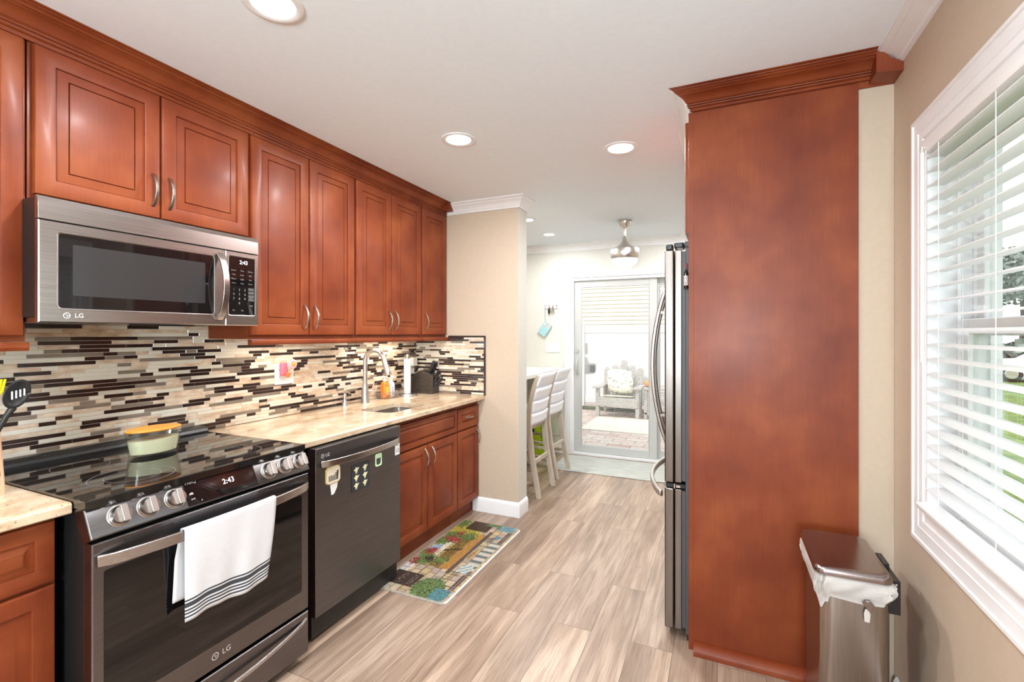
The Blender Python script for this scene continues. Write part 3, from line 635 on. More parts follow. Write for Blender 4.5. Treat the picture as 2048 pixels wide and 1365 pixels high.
for yk in (0.797, 0.873, 0.951, 1.297, 1.371, 1.446):
    vk = 0.044
    def TK(a, b, h, yk=yk): return TP(yk + a, vk + b, h)
    k_ = obj('knob', MB(TK).lathe([(0.0285, 0.0), (0.0285, 0.006), (0.0265, 0.008), (0.0255, 0.020), (0.0235, 0.024), (0.0, 0.0245)], n=36), M['handst'], pan, smooth=30)
    gp = MB(TK).prism(rrect(-0.0085, 0.0085, -0.0245, 0.0245, 0.003, 3), 0.024, 0.038)
    obj('grip', gp, M['nickel'], k_, smooth=30, bev=0.001)
    obj('bezel', MB(TK).lathe([(0.0285, 0.0), (0.0325, 0.0), (0.0325, 0.003), (0.0305, 0.0042), (0.0285, 0.003)], n=36, caps=False), M['nickel'], k_, smooth=40)
# oven door
TD = face(RX)
od = obj('oven_door', MB(TD).loops([rect(RY0 + 0.002, RY1 - 0.002, 0.232, 0.806, i, d) for i, d in ((0, -0.04), (0, -0.003), (0.003, 0))]), M['blackst'], rg, smooth=30)
m = MB(TD).prism(rrect(0.752, 1.444, 0.315, 0.722, 0.006, 3), 0.0002, 0.0015)
obj('oven_window', m, M['blackg'], od, smooth=0)
for a, b in ((0.80, 0.94), (1.275, 1.41)): obj('vent_slot', MB(TD).prism(rrect(a, b, 0.785, 0.792, 0.003, 3), 0.0, 0.0012), M['dark'], od, smooth=0)
hp = arc(24, lambda t: (RX + 0.004 + 0.052 * math.sin(PI * t) ** 0.5, RY0 + 0.012 + (RY1 - RY0 - 0.024) * t, 0.757))
obj('handle', MB().strap(hp, (0, 0, 1), 0.034, 0.011), M['handst'], od, smooth=50, bev=0.003)
m = MB(); emblem(m, (RX + 0.0008, 1.075, 0.275), UY, UZ, 0.0125); m.text('LG', 0.027, (RX + 0.0008, 1.116, 0.275), UY, UZ)
obj('emblem', m, M['print'], od, smooth=0)
wd = obj('storage_drawer', MB(TD).loops([rect(RY0 + 0.002, RY1 - 0.002, 0.045, 0.218, i, d) for i, d in ((0, -0.04), (0, -0.003), (0.003, 0))]), M['blackst'], rg, smooth=30)
hp = arc(24, lambda t: (RX - 0.002 + 0.03 * math.sin(PI * t) ** 0.6, RY0 + 0.012 + (RY1 - RY0 - 0.024) * t, 0.185 - 0.03 * math.sin(PI * t)))
obj('handle', MB().strap(hp, (0.3, 0, 1), 0.016, 0.010), M['handst'], wd, smooth=50, bev=0.002)
for y in (RY0 + 0.05, RY1 - 0.05):
    for x in (-1.70, -2.28): obj('foot', MB().lathe([(0.018, 0), (0.018, 0.03)], (x, y, 0), 12), M['black'], rg)

# towel over the oven handle ------------------------------------------------
def towel_mat():
    m, t, b = new_mat('white_dish_towel')
    tc = N(t, 'ShaderNodeTexCoord'); wv = N(t, 'ShaderNodeTexWave'); wv.inputs['Scale'].default_value = 58; wv.bands_direction = 'DIAGONAL'
    t.links.new(tc.outputs['UV'], wv.inputs[0]); sp = N(t, 'ShaderNodeSeparateXYZ'); t.links.new(tc.outputs['UV'], sp.inputs[0])
    st = [(0.0, 0), (0.030, 1), (0.045, 0), (0.058, 1), (0.073, 0), (0.086, 1), (0.101, 0), (0.116, 1), (0.155, 0), (0.168, 1), (0.182, 0)]
    r = N(t, 'ShaderNodeValToRGB'); r.color_ramp.interpolation = 'CONSTANT'; e = r.color_ramp.elements
    while len(e) > 1: e.remove(e[0])
    e[0].position = 0
    for i, (p, k) in enumerate(st):
        q = e[0] if i == 0 else e.new(p * 1.3); q.color = (0.045, 0.048, 0.055, 1) if k else (0.71, 0.71, 0.72, 1)
    t.links.new(sp.outputs[1], r.inputs[0])
    c = mix(t, r.outputs[0], ramp(t, wv.outputs[0], [(0, (0.90, 0.90, 0.91)), (1, (1, 1, 1))]).outputs[0], 1.0, 'MULTIPLY')
    t.links.new(c, b.inputs['Base Color']); b.inputs['Roughness'].default_value = 0.9; bump(t, b, wv.outputs[0], 0.3, 0.001); return m
M['towel'] = towel_mat()
def uv_grid(name, fn, nu, nv, mat, parent=None, thick=0.003, **k):
    m = MB().grid(nu, nv, fn); o = obj(name, m, mat, parent, smooth=80, fix=False, **k)
    uv = o.data.uv_layers.new(name='UVMap'); i = 0
    UVv = [(a / nu, b / nv) for a in range(nu + 1) for b in range(nv + 1)]
    for lp in o.data.loops: uv.data[lp.index].uv = UVv[lp.vertex_index]
    q = o.modifiers.new('solid', 'SOLIDIFY'); q.thickness = thick; q.offset = 0
    return o
def towel(u, v):                            # v: 0 = front bottom hem .. over the handle .. 1 = back hem
    y0 = 0.937; W_ = 0.335; zt = 0.776
    Lf, Lo, Lb = 0.298, 0.055, 0.235; s = v * (Lf + Lo + Lb)
    hx_ = lambda y: RX + 0.004 + 0.052 * math.sin(PI * min(1, max(0, (y - RY0 - 0.012) / (RY1 - RY0 - 0.024)))) ** 0.5
    y = y0 + W_ * u
    if s < Lf:
        d = (Lf - s); y = y0 + 0.008 * d / Lf + (W_ - 0.036 * (d / Lf) ** 1.5) * u; rip = d / Lf
        x = hx_(y0 + W_ * u) + 0.010 + 0.007 * rip * math.sin(9 * u + 0.6) + 0.004 * rip * math.sin(21 * u) - 0.016 * rip; z = zt - d + 0.012 * rip * (u - 0.5) * 0 + 0.006 * rip * math.sin(7 * u)
    elif s < Lf + Lo:
        t = (s - Lf) / Lo; x = hx_(y) + 0.010 * math.cos(PI * t); z = zt + 0.004 * math.sin(PI * t)
    else:
        d = s - Lf - Lo; x = hx_(y) - 0.010 - 0.022 * min(1, d / 0.1) * (1 if True else 0); x = max(x, RX + 0.006); z = zt - d; y = y - 0.012 * d / Lb + 0.014 * u * d / Lb
    return (x, y, z)
tw = uv_grid('dish_towel', towel, 30, 60, M['towel'], label='white ribbed dish towel with black stripes hanging over the oven handle', cat='towel')
# remap v so that the stripes sit on the front hem only
uvl = tw.data.uv_layers[0]
for l_ in uvl.data: l_.uv = (l_.uv[0], l_.uv[1] * (0.298 + 0.055 + 0.235) / 0.298 * 1.0)

# ---------------------------------------------------------------- dishwasher
dw = thing('dishwasher', (-1.95, 1.865, 0), 'dark stainless dishwasher with magnets on its door, between range and sink cabinet', 'dishwasher')
WY0_, WY1_, WX = 1.564, 2.172, -1.66
obj('body', MB().box(XL + 0.02, WX - 0.03, WY0_ + 0.004, 2.1775, 0.02, 0.880), M['black'], dw)
obj('toe_panel', MB().box(WX - 0.10, WX - 0.06, WY0_ + 0.004, WY1_ + 0.002, 0.0, 0.118), M['black'], dw)
TW = face(WX)
d_ = obj('door', MB(TW).loops([rect(WY0_, WY1_, 0.122, 0.880, i, d) for i, d in ((0, -0.03), (0, -0.002), (0.002, 0))]), M['dwst'], dw, smooth=30)
hp = arc(24, lambda t: (WX + 0.003 + 0.045 * math.sin(PI * t) ** 0.55, WY0_ + 0.028 + (WY1_ - WY0_ - 0.045) * t, 0.806))
obj('handle', MB().strap(hp, (0, 0, 1), 0.031, 0.010), M['handst'], d_, smooth=50, bev=0.003)
m = MB(); emblem(m, (WX + 0.0006, 1.604, 0.842), UY, UZ, 0.0095); m.text('LG', 0.021, (WX + 0.0006, 1.634, 0.842), UY, UZ)
obj('emblem', m, M['print'], d_, smooth=0)
m = MB()
for k in range(5): m.text(('o', '+', 'n', 'o', 'w')[k], 0.009, (WX + 0.0006, 1.845 + 0.02 * k, 0.846), UY, UZ)
obj('door_print', m, M['dimprint'], d_, smooth=0)
# magnets and sticker on its door
m = MB(TW).prism([(1.618, 0.713), (1.628, 0.703), (1.696, 0.703), (1.706, 0.713), (1.706, 0.770), (1.696, 0.780), (1.628, 0.780), (1.618, 0.770)], 0.0005, 0.008)
pm = tag(obj('photo_magnet', m, plain('gold_magnet_edge', (0.55, 0.40, 0.16), 0.5), bev=0.001), 'cream and gold magnet with a dark group print on the dishwasher door', 'magnet')
m = MB(TW).prism([(1.622, 0.715), (1.631, 0.707), (1.693, 0.707), (1.702, 0.715), (1.702, 0.768), (1.693, 0.776), (1.631, 0.776), (1.622, 0.768)], 0.0081, 0.0088)
r4 = random.Random(4)
for k in range(9):
    u = 1.632 + 0.0066 * k; h = r4.uniform(0.018, 0.03); m.prism([(u, 0.716), (u + 0.0045, 0.716), (u + 0.0045, 0.716 + h), (u, 0.716 + h)], 0.0089, 0.0091, m=1); m.prism([(u + 0.0022 + 0.003 * math.cos(a), 0.719 + h + 0.003 * math.sin(a)) for a in [PI * j / 3 for j in range(6)]], 0.0089, 0.0091, m=1)
m.prism([(1.684, 0.716), (1.690, 0.716), (1.693, 0.760), (1.681, 0.757)], 0.0092, 0.0094, m=2)
obj('print', m, [plain('cream_card', (0.72, 0.64, 0.50), 0.6), M['charcoal'], M['printd']], pm, smooth=0)
obj('tag', MB(TW).prism([(1.648, 0.7025), (1.696, 0.7025), (1.690, 0.675), (1.672, 0.650), (1.656, 0.648)], 0.0005, 0.002), M['white'], pm, smooth=0)
m = MB(TW).box(1.787, 1.912, 0.617, 0.752, 0.0005, 0.0025)
ch = tag(obj('chart_magnet', m, plain('black_magnet', (0.022, 0.024, 0.028), 0.6), smooth=0), 'black square magnet with six pale chef figures on the dishwasher door', 'magnet')
m = MB(TW)
for r in range(3):
    for c_ in range(2):
        u, v = 1.818 + 0.062 * c_, 0.722 - 0.039 * r
        m.prism([(u - 0.017, v + 0.004), (u - 0.008, v + 0.006), (u - 0.007, v + 0.013), (u + 0.007, v + 0.013), (u + 0.008, v + 0.006), (u + 0.018, v + 0.012), (u + 0.019, v + 0.008), (u + 0.008, v - 0.004), (u + 0.006, v - 0.012), (u - 0.006, v - 0.012), (u - 0.008, v - 0.003), (u - 0.016, v + 0.0)], 0.0026, 0.0030)
        m.box(u - 0.006, u + 0.006, v - 0.017, v - 0.0145, 0.0026, 0.003)
obj('figures', m, plain('pale_yellow_print', (0.72, 0.68, 0.42), 0.6), ch, smooth=0)
m = MB(TW).loops([[(a, b, d) for a, b in rrect(1.960 + e, 2.010 - e, 0.700 + e, 0.765 - e, 0.010)] for e, d in ((0, 0.0005), (0, 0.003), (0.007, 0.003), (0.007, 0.0005))], 0, False, False); m.box(1.966, 2.004, 0.742, 0.758, 0.0006, 0.0028)
tag(obj('frame_magnet', m, plain('pale_green_plastic', (0.55, 0.78, 0.48), 0.5), smooth=0), 'hollow pale green rounded square magnet on the dishwasher door', 'magnet')
stk = tag(obj('sticker', MB(TW).box(2.123, 2.163, 0.722, 0.786, 0.0004, 0.0010), M['white'], smooth=0), 'small white sticker reading 10 at the right edge of the dishwasher door', 'sticker')
m = MB().text('10', 0.033, (WX + 0.0013, 2.143, 0.744), UY, UZ); m.text('YEAR', 0.011, (WX + 0.0013, 2.143, 0.775), UY, UZ)
obj('print', m, M['printd'], stk, smooth=0)

# ---------------------------------------------------------------- tall panel, cabinet and crown around the refrigerator
tp = thing('refrigerator_surround', (0.18, 2.23, 0), 'tall plain cherry side panel standing beside the refrigerator', 'panel')
obj('board', MB().box(-0.126, 0.4885, 2.2252, 2.2345, 0.0, 2.379), M['cherry'], tp, smooth=0)
obj('edge_stile', MB().box(-0.134, -0.112, 2.2245, 2.262, 0.0, 2.379), M['cherry'], tp, smooth=0, bev=0.001)
obj('shoe_moulding', MB().prism([(2.2245, 0), (2.182, 0), (2.182, 0.016), (2.187, 0.028), (2.199, 0.038), (2.212, 0.042), (2.2245, 0.042)], -0.112, 0.4885, 'x'), M['cherry_x'], tp, smooth=40)
oc = thing('wall_cabinet', (0.17, 2.72, 1.86), 'cherry cabinet over the refrigerator, only its door edge showing', 'cabinet')
obj('body', MB().box(-0.128, 0.4885, 2.2645, 3.20, 1.85, 2.40), M['cherry'], oc, smooth=0)
TF = face(-0.152, -1)
for a, b in ((2.2655, 2.728), (2.734, 3.195)): obj('door', raised(TF, a, b, 1.855, 2.355), M['cherry'], oc, smooth=28)
oc_cr = thing('crown_moulding', (0.17, 2.6, CEIL - 0.09), 'cherry crown moulding along the top of the refrigerator panel', 'moulding')
def crown_x():
    L = []
    WX_ = [(a, b * 0.70) for a, b in WC]
    L.append([(-0.118 - a * 0.936, 2.224 - a * 1.34, CEIL - 0.0005 + b) for a, b in WX_]); L.append([(0.521, 2.224 - a * 1.34, CEIL - 0.0005 + b) for a, b in WX_]); return MB().loops(L)
obj('moulding', crown_x(), M['cherry_x'], oc_cr, smooth=30)
zt_ = CEIL - 0.002
pf = [(0.521, zt_), (0.530, zt_), (0.531, zt_ - 0.006), (0.546, zt_ - 0.010), (0.556, zt_ - 0.022), (0.568, zt_ - 0.036), (0.577, zt_ - 0.040), (0.580, zt_ - 0.044), (0.590, zt_ - 0.048), (0.6015, zt_ - 0.058), (0.6015, zt_ - 0.088), (0.521, zt_ - 0.080)]
obj('end_block', MB().prism(pf, 2.128, 2.2345, 'y'), M['cherry'], oc_cr, smooth=0)
obj('fascia', MB().box(0.4885, 0.6015, 2.2246, 2.2345, CEIL - 0.089, CEIL - 0.062), M['cherry_x'], oc_cr, smooth=0)
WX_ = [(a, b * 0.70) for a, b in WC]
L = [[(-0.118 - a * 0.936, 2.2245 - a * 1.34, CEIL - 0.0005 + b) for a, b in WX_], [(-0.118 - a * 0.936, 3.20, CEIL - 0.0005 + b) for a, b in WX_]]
tag(obj('crown_moulding', MB().loops(L), M['trim'], smooth=30), 'crown moulding running back above the refrigerator cabinet, its glare painted white', 'moulding')  # white colour on this run stands in for window glare on the wood

# ---------------------------------------------------------------- refrigerator
fr = thing('refrigerator', (0.15, 2.72, 0), 'stainless french-door refrigerator seen edge-on behind the tall cherry panel', 'refrigerator')
FY0, FY1 = 2.272, 3.17
obj('body', MB().box(-0.150, 0.482, FY0, FY1, 0.03, 1.795), M['charcoal'], fr, smooth=0, bev=0.004)
obj('base_grille', MB().box(-0.146, 0.47, FY0 + 0.01, FY1 - 0.01, 0.0, 0.03), M['black'], fr, smooth=0)
def fdoor(y0, y1, z0, z1, nm):
    n = 10
    def prof(e): # plan outline: bowed front
        return [(-0.196 - e, y0)] + [(-0.236 - e - 0.030 * math.sin(PI * ((y0 + (y1 - y0) * k / n) - FY0) / (FY1 - FY0)), y0 + (y1 - y0) * k / n) for k in range(n + 1)] + [(-0.196 - e, y1)]
    d = obj(nm, MB().prism(prof(0.004), z0, z1, 'z'), M['fridgest'], fr, smooth=40, bev=0.006, seg=3)
    obj('door_back', MB().box(-0.1955, -0.166, y0 + 0.002, y1 - 0.002, z0 + 0.003, z1 - 0.003), M['fridgest'], d, smooth=0, bev=0.003)
    obj('gasket', MB().box(-0.1655, -0.151, y0 + 0.008, y1 - 0.008, z0 + 0.01, z1 - 0.01), M['charcoal'], d, smooth=0)
    return d
ym = (FY0 + FY1) / 2
for (a, b, hy) in ((FY0, ym - 0.003, ym - 0.05), (ym + 0.003, FY1, ym + 0.05)):
    d = fdoor(a, b, 0.715, 1.787, 'door')
    pts = arc(18, lambda t: (-0.268 - 0.078 * math.sin(PI * t) ** 0.8, hy, 0.80 + 0.86 * t))
    h = obj('handle', MB().strap(pts, (0, 1, 0), 0.026, 0.020), M['handst'], d, smooth=50, bev=0.005)
    for z in (0.95, 1.51): obj('handle_post', MB().box(-0.325, -0.262, hy - 0.006, hy + 0.006, z, z + 0.012), M['handst'], h, smooth=0)
d = fdoor(FY0, FY1, 0.045, 0.690, 'freezer_drawer')
pts = arc(24, lambda t: (-0.262 - 0.085 * math.sin(PI * t) ** 0.8, FY0 + 0.06 + (FY1 - FY0 - 0.12) * t, 0.640))
obj('handle', MB().strap(pts, (0, 0, 1), 0.030, 0.020), M['nickel'], d, smooth=50, bev=0.006)
m = MB().prism(rrect(-0.236, -0.205, FY0 + 0.004, FY0 + 0.06, 0.008), 1.7875, 1.812); m.prism(rrect(-0.20, -0.158, FY0 + 0.004, FY0 + 0.09, 0.008), 1.7955, 1.818); m.box(-0.155, 0.0, FY0 + 0.01, FY0 + 0.10, 1.7955, 1.822)
obj('hinge_cover', m, M['black'], fr, bev=0.003)
m = MB().box(-0.235, -0.152, FY0 + 0.002, FY0 + 0.05, 0.694, 0.711, 0); m.lathe([(0.006, 0), (0.006, 0.022)], (-0.197, FY0 - 0.0, 0.692), 10, 1); m.box(-0.19, -0.172, FY0 - 0.004, FY0 + 0.004, 0.697, 0.706, 1)
obj('hinge', m, [M['black'], M['chrome']], fr)
bm_ = thing('bottle_magnet', (-0.143, 2.262, 1.60), 'tiny wine bottle magnet stuck high on the refrigerator side', 'magnet')
bx, by = -0.146, 2.2615
obj('glass', MB().lathe([(0.0, 0), (0.0095, 0.001), (0.0095, 0.072), (0.004, 0.086), (0.0038, 0.10)], (bx, by, 1.602), 16), M['blackg'], bm_)
obj('foil', MB().lathe([(0.0042, 0.0), (0.0042, 0.024), (0.0, 0.0245)], (bx, by, 1.695), 12), plain('red_foil', (0.22, 0.03, 0.03), 0.35), bm_)
obj('paper_label', MB().lathe([(0.0098, 0.0), (0.0098, 0.044)], (bx, by, 1.618), 16, caps=False), noisy('wine_label', (0.25, 0.2, 0.2), (0.72, 0.66, 0.62), 160, 0.6), bm_)
# ---------------------------------------------------------------- things on the counter
CT = 0.9162
fx, fy = -2.285, 2.594
fa = thing('faucet', (fx, fy, CT), 'brushed nickel gooseneck pull-down faucet standing behind the sink', 'faucet')
obj('base', MB().lathe([(0.030, 0), (0.030, 0.004), (0.0275, 0.010), (0.0265, 0.06), (0.0225, 0.10), (0.0185, 0.125), (0.0175, 0.132)], (fx, fy, CT), 24), M['nickel'], fa, smooth=40)
R_ = 0.074
pts = [(fx, fy, CT + 0.13), (fx, fy, CT + 0.20), (fx, fy, CT + 0.275)] + [(fx + R_ - R_ * math.cos(a), fy + 0.01 * (1 - math.cos(a)), CT + 0.294 + R_ * math.sin(a)) for a in [PI * k / 14 * 0.93 for k in range(0, 15)]]
obj('spout', MB().tube(pts, 0.0155, 16), M['nickel'], fa, smooth=60)
e0 = Vector(pts[-1]); td = (Vector(pts[-1]) - Vector(pts[-2])).normalized()
obj('spray_head', MB().tube([e0, e0 + td * 0.004, e0 + td * 0.04, e0 + td * 0.085, e0 + td * 0.115, e0 + td * 0.119], [0.0165, 0.018, 0.0175, 0.020, 0.024, 0.022], 18), M['nickel'], fa, smooth=40)
m = MB().tube([(fx, fy + 0.02, CT + 0.072), (fx + 0.004, fy + 0.055, CT + 0.072)], 0.0135, 14); m.tube([(fx + 0.004, fy + 0.050, CT + 0.072), (fx + 0.006, fy + 0.072, CT + 0.10), (fx + 0.012, fy + 0.082, CT + 0.15)], [0.006, 0.005, 0.004], 10)
obj('lever', m, M['nickel'], fa, smooth=50)
sd = thing('soap_dispenser', (-2.315, 2.43, CT), 'small nickel soap pump in the counter left of the faucet', 'soap dispenser')
obj('base', MB().lathe([(0.022, 0), (0.021, 0.006), (0.014, 0.03), (0.010, 0.045), (0.012, 0.052), (0.012, 0.068), (0.008, 0.076)], (-2.315, 2.43, CT), 20), M['nickel'], sd, smooth=40)
obj('nozzle', MB().tube([(-2.315, 2.43, CT + 0.076), (-2.315, 2.43, CT + 0.088), (-2.29, 2.43, CT + 0.092), (-2.265, 2.43, CT + 0.084)], [0.008, 0.008, 0.006, 0.004], 10), M['nickel'], sd, smooth=50)
# wire basket with soap bottles
kx0, kx1, ky0, ky1 = -2.338, -2.248, 2.765, 2.935
bk = thing('wire_basket', ((kx0 + kx1) / 2, (ky0 + ky1) / 2, CT), 'small grey wire basket holding soap bottles behind the sink', 'basket')
def ringp(e, z): return [(p[0], p[1], z) for p in rrect(kx0 - e, kx1 + e, ky0 - e, ky1 + e, 0.02, 4)]
m = MB()
for e, z in ((0.006, CT + 0.050), (-0.004, CT + 0.004), (0.001, CT + 0.026)):
    q = ringp(e, z); m.tube(q + [q[0], q[1]], 0.0018, 6)
obj('rim', m, M['pewter'], bk)
m = MB(); a, b = ringp(0.006, CT + 0.050), ringp(-0.004, CT + 0.003)
def walk(q, s):
    L = [(Vector(q[i]), Vector(q[(i + 1) % len(q)])) for i in range(len(q))]; tot = sum((y - x).length for x, y in L); d = s * tot
    for x, y in L:
        k = (y - x).length
        if d <= k: return x + (y - x) * (d / k)
        d -= k
    return L[-1][1]
for k in range(46): m.tube([walk(a, k / 46), walk(b, k / 46)], 0.0011, 5)
for k in range(7): x = kx0 + 0.008 + (kx1 - kx0 - 0.016) * k / 6; m.tube([(x, ky0, CT + 0.0035), (x, ky1, CT + 0.0035)], 0.0012, 5)
obj('wires', m, M['pewter'], bk)
def bottle(x, y, z, wx, wy, h, liquid, lab, label, pump=True):
    b = thing('soap_bottle', (x, y, z), label, 'bottle')
    obj('body', MB().loops([[(p[0], p[1], z + zz) for p in rrect(x - wx * s, x + wx * s, y - wy * s, y + wy * s, min(wx, wy) * s * 0.6, 4)] for s, zz in ((0.93, 0), (1, 0.006), (1, h * 0.78), (0.8, h * 0.92), (0.34, h))]), liquid, b, smooth=50)
    obj('paper_label', MB().box(x + wx + 0.0002, x + wx + 0.001, y - wy * 0.7, y + wy * 0.7, z + h * 0.18, z + h * 0.68), lab, b, smooth=0)
    m = MB().lathe([(0.009, 0), (0.009, 0.014), (0.004, 0.015), (0.004, 0.03)], (x, y, z + h), 12)
    if pump: m.tube([(x, y, z + h + 0.03), (x + 0.012, y, z + h + 0.034), (x + 0.03, y, z + h + 0.028)], [0.007, 0.006, 0.004], 8)
    obj('pump', m, M['white'], b); return b
bottle(-2.292, 2.812, CT + 0.0055, 0.026, 0.028, 0.125, plain('orange_soap', (0.80, 0.20, 0.02), 0.15), plain('amber_label', (0.90, 0.42, 0.06), 0.5), 'orange soap bottle with white pump in the wire basket')
bottle(-2.292, 2.885, CT + 0.0055, 0.022, 0.024, 0.120, plain('clear_soap', (0.72, 0.74, 0.78), 0.12), noisy('blue_label', (0.25, 0.27, 0.42), (0.75, 0.76, 0.8), 60, 0.5), 'pale bottle with a bluish label in the wire basket')
# paper towel holder
px_, py_ = -2.245, 3.025
ph = thing('paper_towel_holder', (px_, py_, CT), 'nickel paper towel stand between wire basket and knife block', 'paper towel holder')
obj('base', MB().lathe([(0.074, 0), (0.074, 0.010), (0.071, 0.014), (0.03, 0.016), (0.0, 0.016)], (px_, py_, CT), 32), M['nickel'], ph, smooth=40)
obj('post', MB().lathe([(0.008, 0.01), (0.008, 0.290), (0.015, 0.291), (0.0165, 0.305), (0.016, 0.318), (0.010, 0.324), (0.0, 0.325)], (px_, py_, CT), 20), M['nickel'], ph, smooth=40)
tag(obj('paper_towel_roll', MB().lathe([(0.0105, 0.017), (0.026, 0.017), (0.027, 0.020), (0.027, 0.284), (0.026, 0.287), (0.0105, 0.287)], (px_, py_, CT), 32, caps=False), noisy('paper_towel', (0.80, 0.79, 0.78), (0.85, 0.84, 0.83), 90, 0.9, bmp=0.2), smooth=40), 'white paper towel roll on the nickel stand', 'paper towel')
# knife block
kb = thing('knife_block', (-2.21, 3.225, CT), 'dark wooden knife block in the corner by the tiled pillar', 'knife block')
pr = [(-2.325, CT), (-2.115, CT), (-2.112, CT + 0.148), (-2.235, CT + 0.186), (-2.325, CT + 0.135)]
obj('block', MB().prism(pr, 3.178, 3.276, 'y'), noisy('dark_stained_wood', (0.030, 0.022, 0.017), (0.055, 0.042, 0.033), 9, 0.42, mscale=(2, 9, 9)), kb, smooth=0, bev=0.003)
for i, (x, y, L_) in enumerate(((-2.165, 3.205, 0.115), (-2.185, 3.235, 0.105), (-2.165, 3.255, 0.10))):
    d = Vector((0.42, 0.05, 0.9)).normalized(); o_ = Vector((x, y, CT + 0.166)) - d * 0.006
    k_ = thing('kitchen_knife', tuple(o_), ('black-handled knife standing nearest in the knife block', 'black-handled knife behind the first one in the knife block', 'black-handled knife closest to the tiles in the knife block')[i], 'knife', 'knives in the knife block')
    obj('handle', MB().strap([o_ + d * L_ * t for t in (0.0, 0.15, 0.5, 0.85, 1.0)], (0, 1, 0), [0.014, 0.015, 0.013, 0.016, 0.012], [0.022, 0.024, 0.021, 0.026, 0.020]), M['black'], k_, smooth=60, bev=0.003)
    obj('rivets', MB().tube([o_ + d * L_ * 0.3 + Vector((0.006, -0.009, 0)), o_ + d * L_ * 0.3 + Vector((0.006, -0.0065, 0))], 0.003, 8), M['nickel'], k_)
ss = thing('scissors', (-2.105, 3.225, CT + 0.07), 'black-handled kitchen scissors in the front of the knife block', 'scissors')
m = MB()
for (cy_, cz, rx) in ((3.215, CT + 0.150, 0.0), (3.262, CT + 0.118, 0.012)):
    q = [(-2.098 + rx * 0.5 + 0.010 * math.sin(a), cy_ + 0.019 * math.cos(a), cz + 0.027 * math.sin(a)) for a in [2 * PI * k / 18 for k in range(19)]]; m.tube(q + [q[1]], 0.0055, 8)
m.tube([(-2.103, 3.210, CT + 0.124), (-2.106, 3.206, CT + 0.09), (-2.109, 3.203, CT + 0.055)], [0.007, 0.008, 0.007], 8); m.tube([(-2.096, 3.246, CT + 0.104), (-2.104, 3.222, CT + 0.082), (-2.109, 3.205, CT + 0.058)], [0.006, 0.007, 0.007], 8)
obj('handles', m, M['black'], ss, smooth=60)
# wall plates
def plate(y0, y1, z0, z1, label, gfci=True):
    p = thing('outlet', (XL + 0.009, (y0 + y1) / 2, z0), label, 'outlet'); xp = XL + 0.0082
    obj('plate', MB().prism(rrect(y0, y1, z0, z1, 0.006, 3), xp, xp + 0.006, 'x'), M['white'], p, bev=0.0015)
    w_ = (y1 - y0) / 2 if y1 - y0 > 0.1 else (y1 - y0)
    for k in range(2 if y1 - y0 > 0.1 else 1):
        c = y0 + w_ * (k + 0.5); zc = (z0 + z1) / 2
        s = obj('receptacle' if k == 0 else 'switch', MB().prism(rrect(c - 0.017, c + 0.017, zc - 0.034, zc + 0.034, 0.003, 2), xp + 0.006, xp + 0.009, 'x'), M['trim'], p)
        if k == 0:
            m = MB()
            for dz in (-0.019, 0.019):
                for dy in (-0.006, 0.006): m.box(xp + 0.009, xp + 0.0094, c + dy - 0.001, c + dy + 0.001, zc + dz, zc + dz + 0.008)
                m.box(xp + 0.009, xp + 0.0094, c - 0.002, c + 0.002, zc + dz - 0.008, zc + dz - 0.004)
            obj('slots', m, M['printd'], s, smooth=0)
    return xp
xp = plate(1.910, 2.040, 1.105, 1.225, 'white outlet and switch plate on the tiles behind the pink flower night light')
plate(3.170, 3.250, 1.07, 1.195, 'white outlet plate on the tiles behind the paper towel roll')
ad = tag(obj('plug_adapter', MB().box(XL + 0.0180, XL + 0.05, 3.185, 3.245, 1.135, 1.205), M['white'], bev=0.004), 'small white plug-in adapter in the outlet behind the paper towels', 'adapter')
fl = thing('night_light', (XL + 0.03, 1.965, 1.15), 'pink flower night light with orange pot plugged into the white outlet plate', 'night light')
pk = plain('pink_plastic', (0.80, 0.16, 0.24), 0.3); pk2 = plain('light_pink_plastic', (0.85, 0.38, 0.42), 0.3)
obj('shade', MB().prism(rrect(1.936, 1.975, 1.155, 1.232, 0.008, 3), XL + 0.0178, XL + 0.040, 'x'), pk, fl, bev=0.004)
c = Vector((XL + 0.058, 1.995, 1.222)); m = MB()
for k in range(9):
    a = 2 * PI * k / 9; m.ball((c.x, c.y + 0.020 * math.cos(a), c.z + 0.020 * math.sin(a)), 0.0105, 10, sx=0.5, sy=1.0)
obj('petals', m, pk2, fl, smooth=80)
obj('flower_center', MB().ball((c.x + 0.005, c.y, c.z), 0.011, 12, sx=0.6), plain('orange_center', (0.85, 0.30, 0.02), 0.4), fl, smooth=80)
obj('stem', MB().tube([(c.x, c.y - 0.004, c.z - 0.02), (c.x - 0.006, 1.978, 1.185), (c.x - 0.008, 1.972, 1.165)], 0.003, 8), plain('green_stem', (0.35, 0.45, 0.12), 0.5), fl)
obj('pot', MB().lathe([(0.010, 0), (0.016, 0.022), (0.018, 0.022), (0.018, 0.028), (0.0, 0.028)], (XL + 0.046, 1.970, 1.145), 16), plain('orange_pot', (0.75, 0.20, 0.05), 0.4), fl, smooth=40)

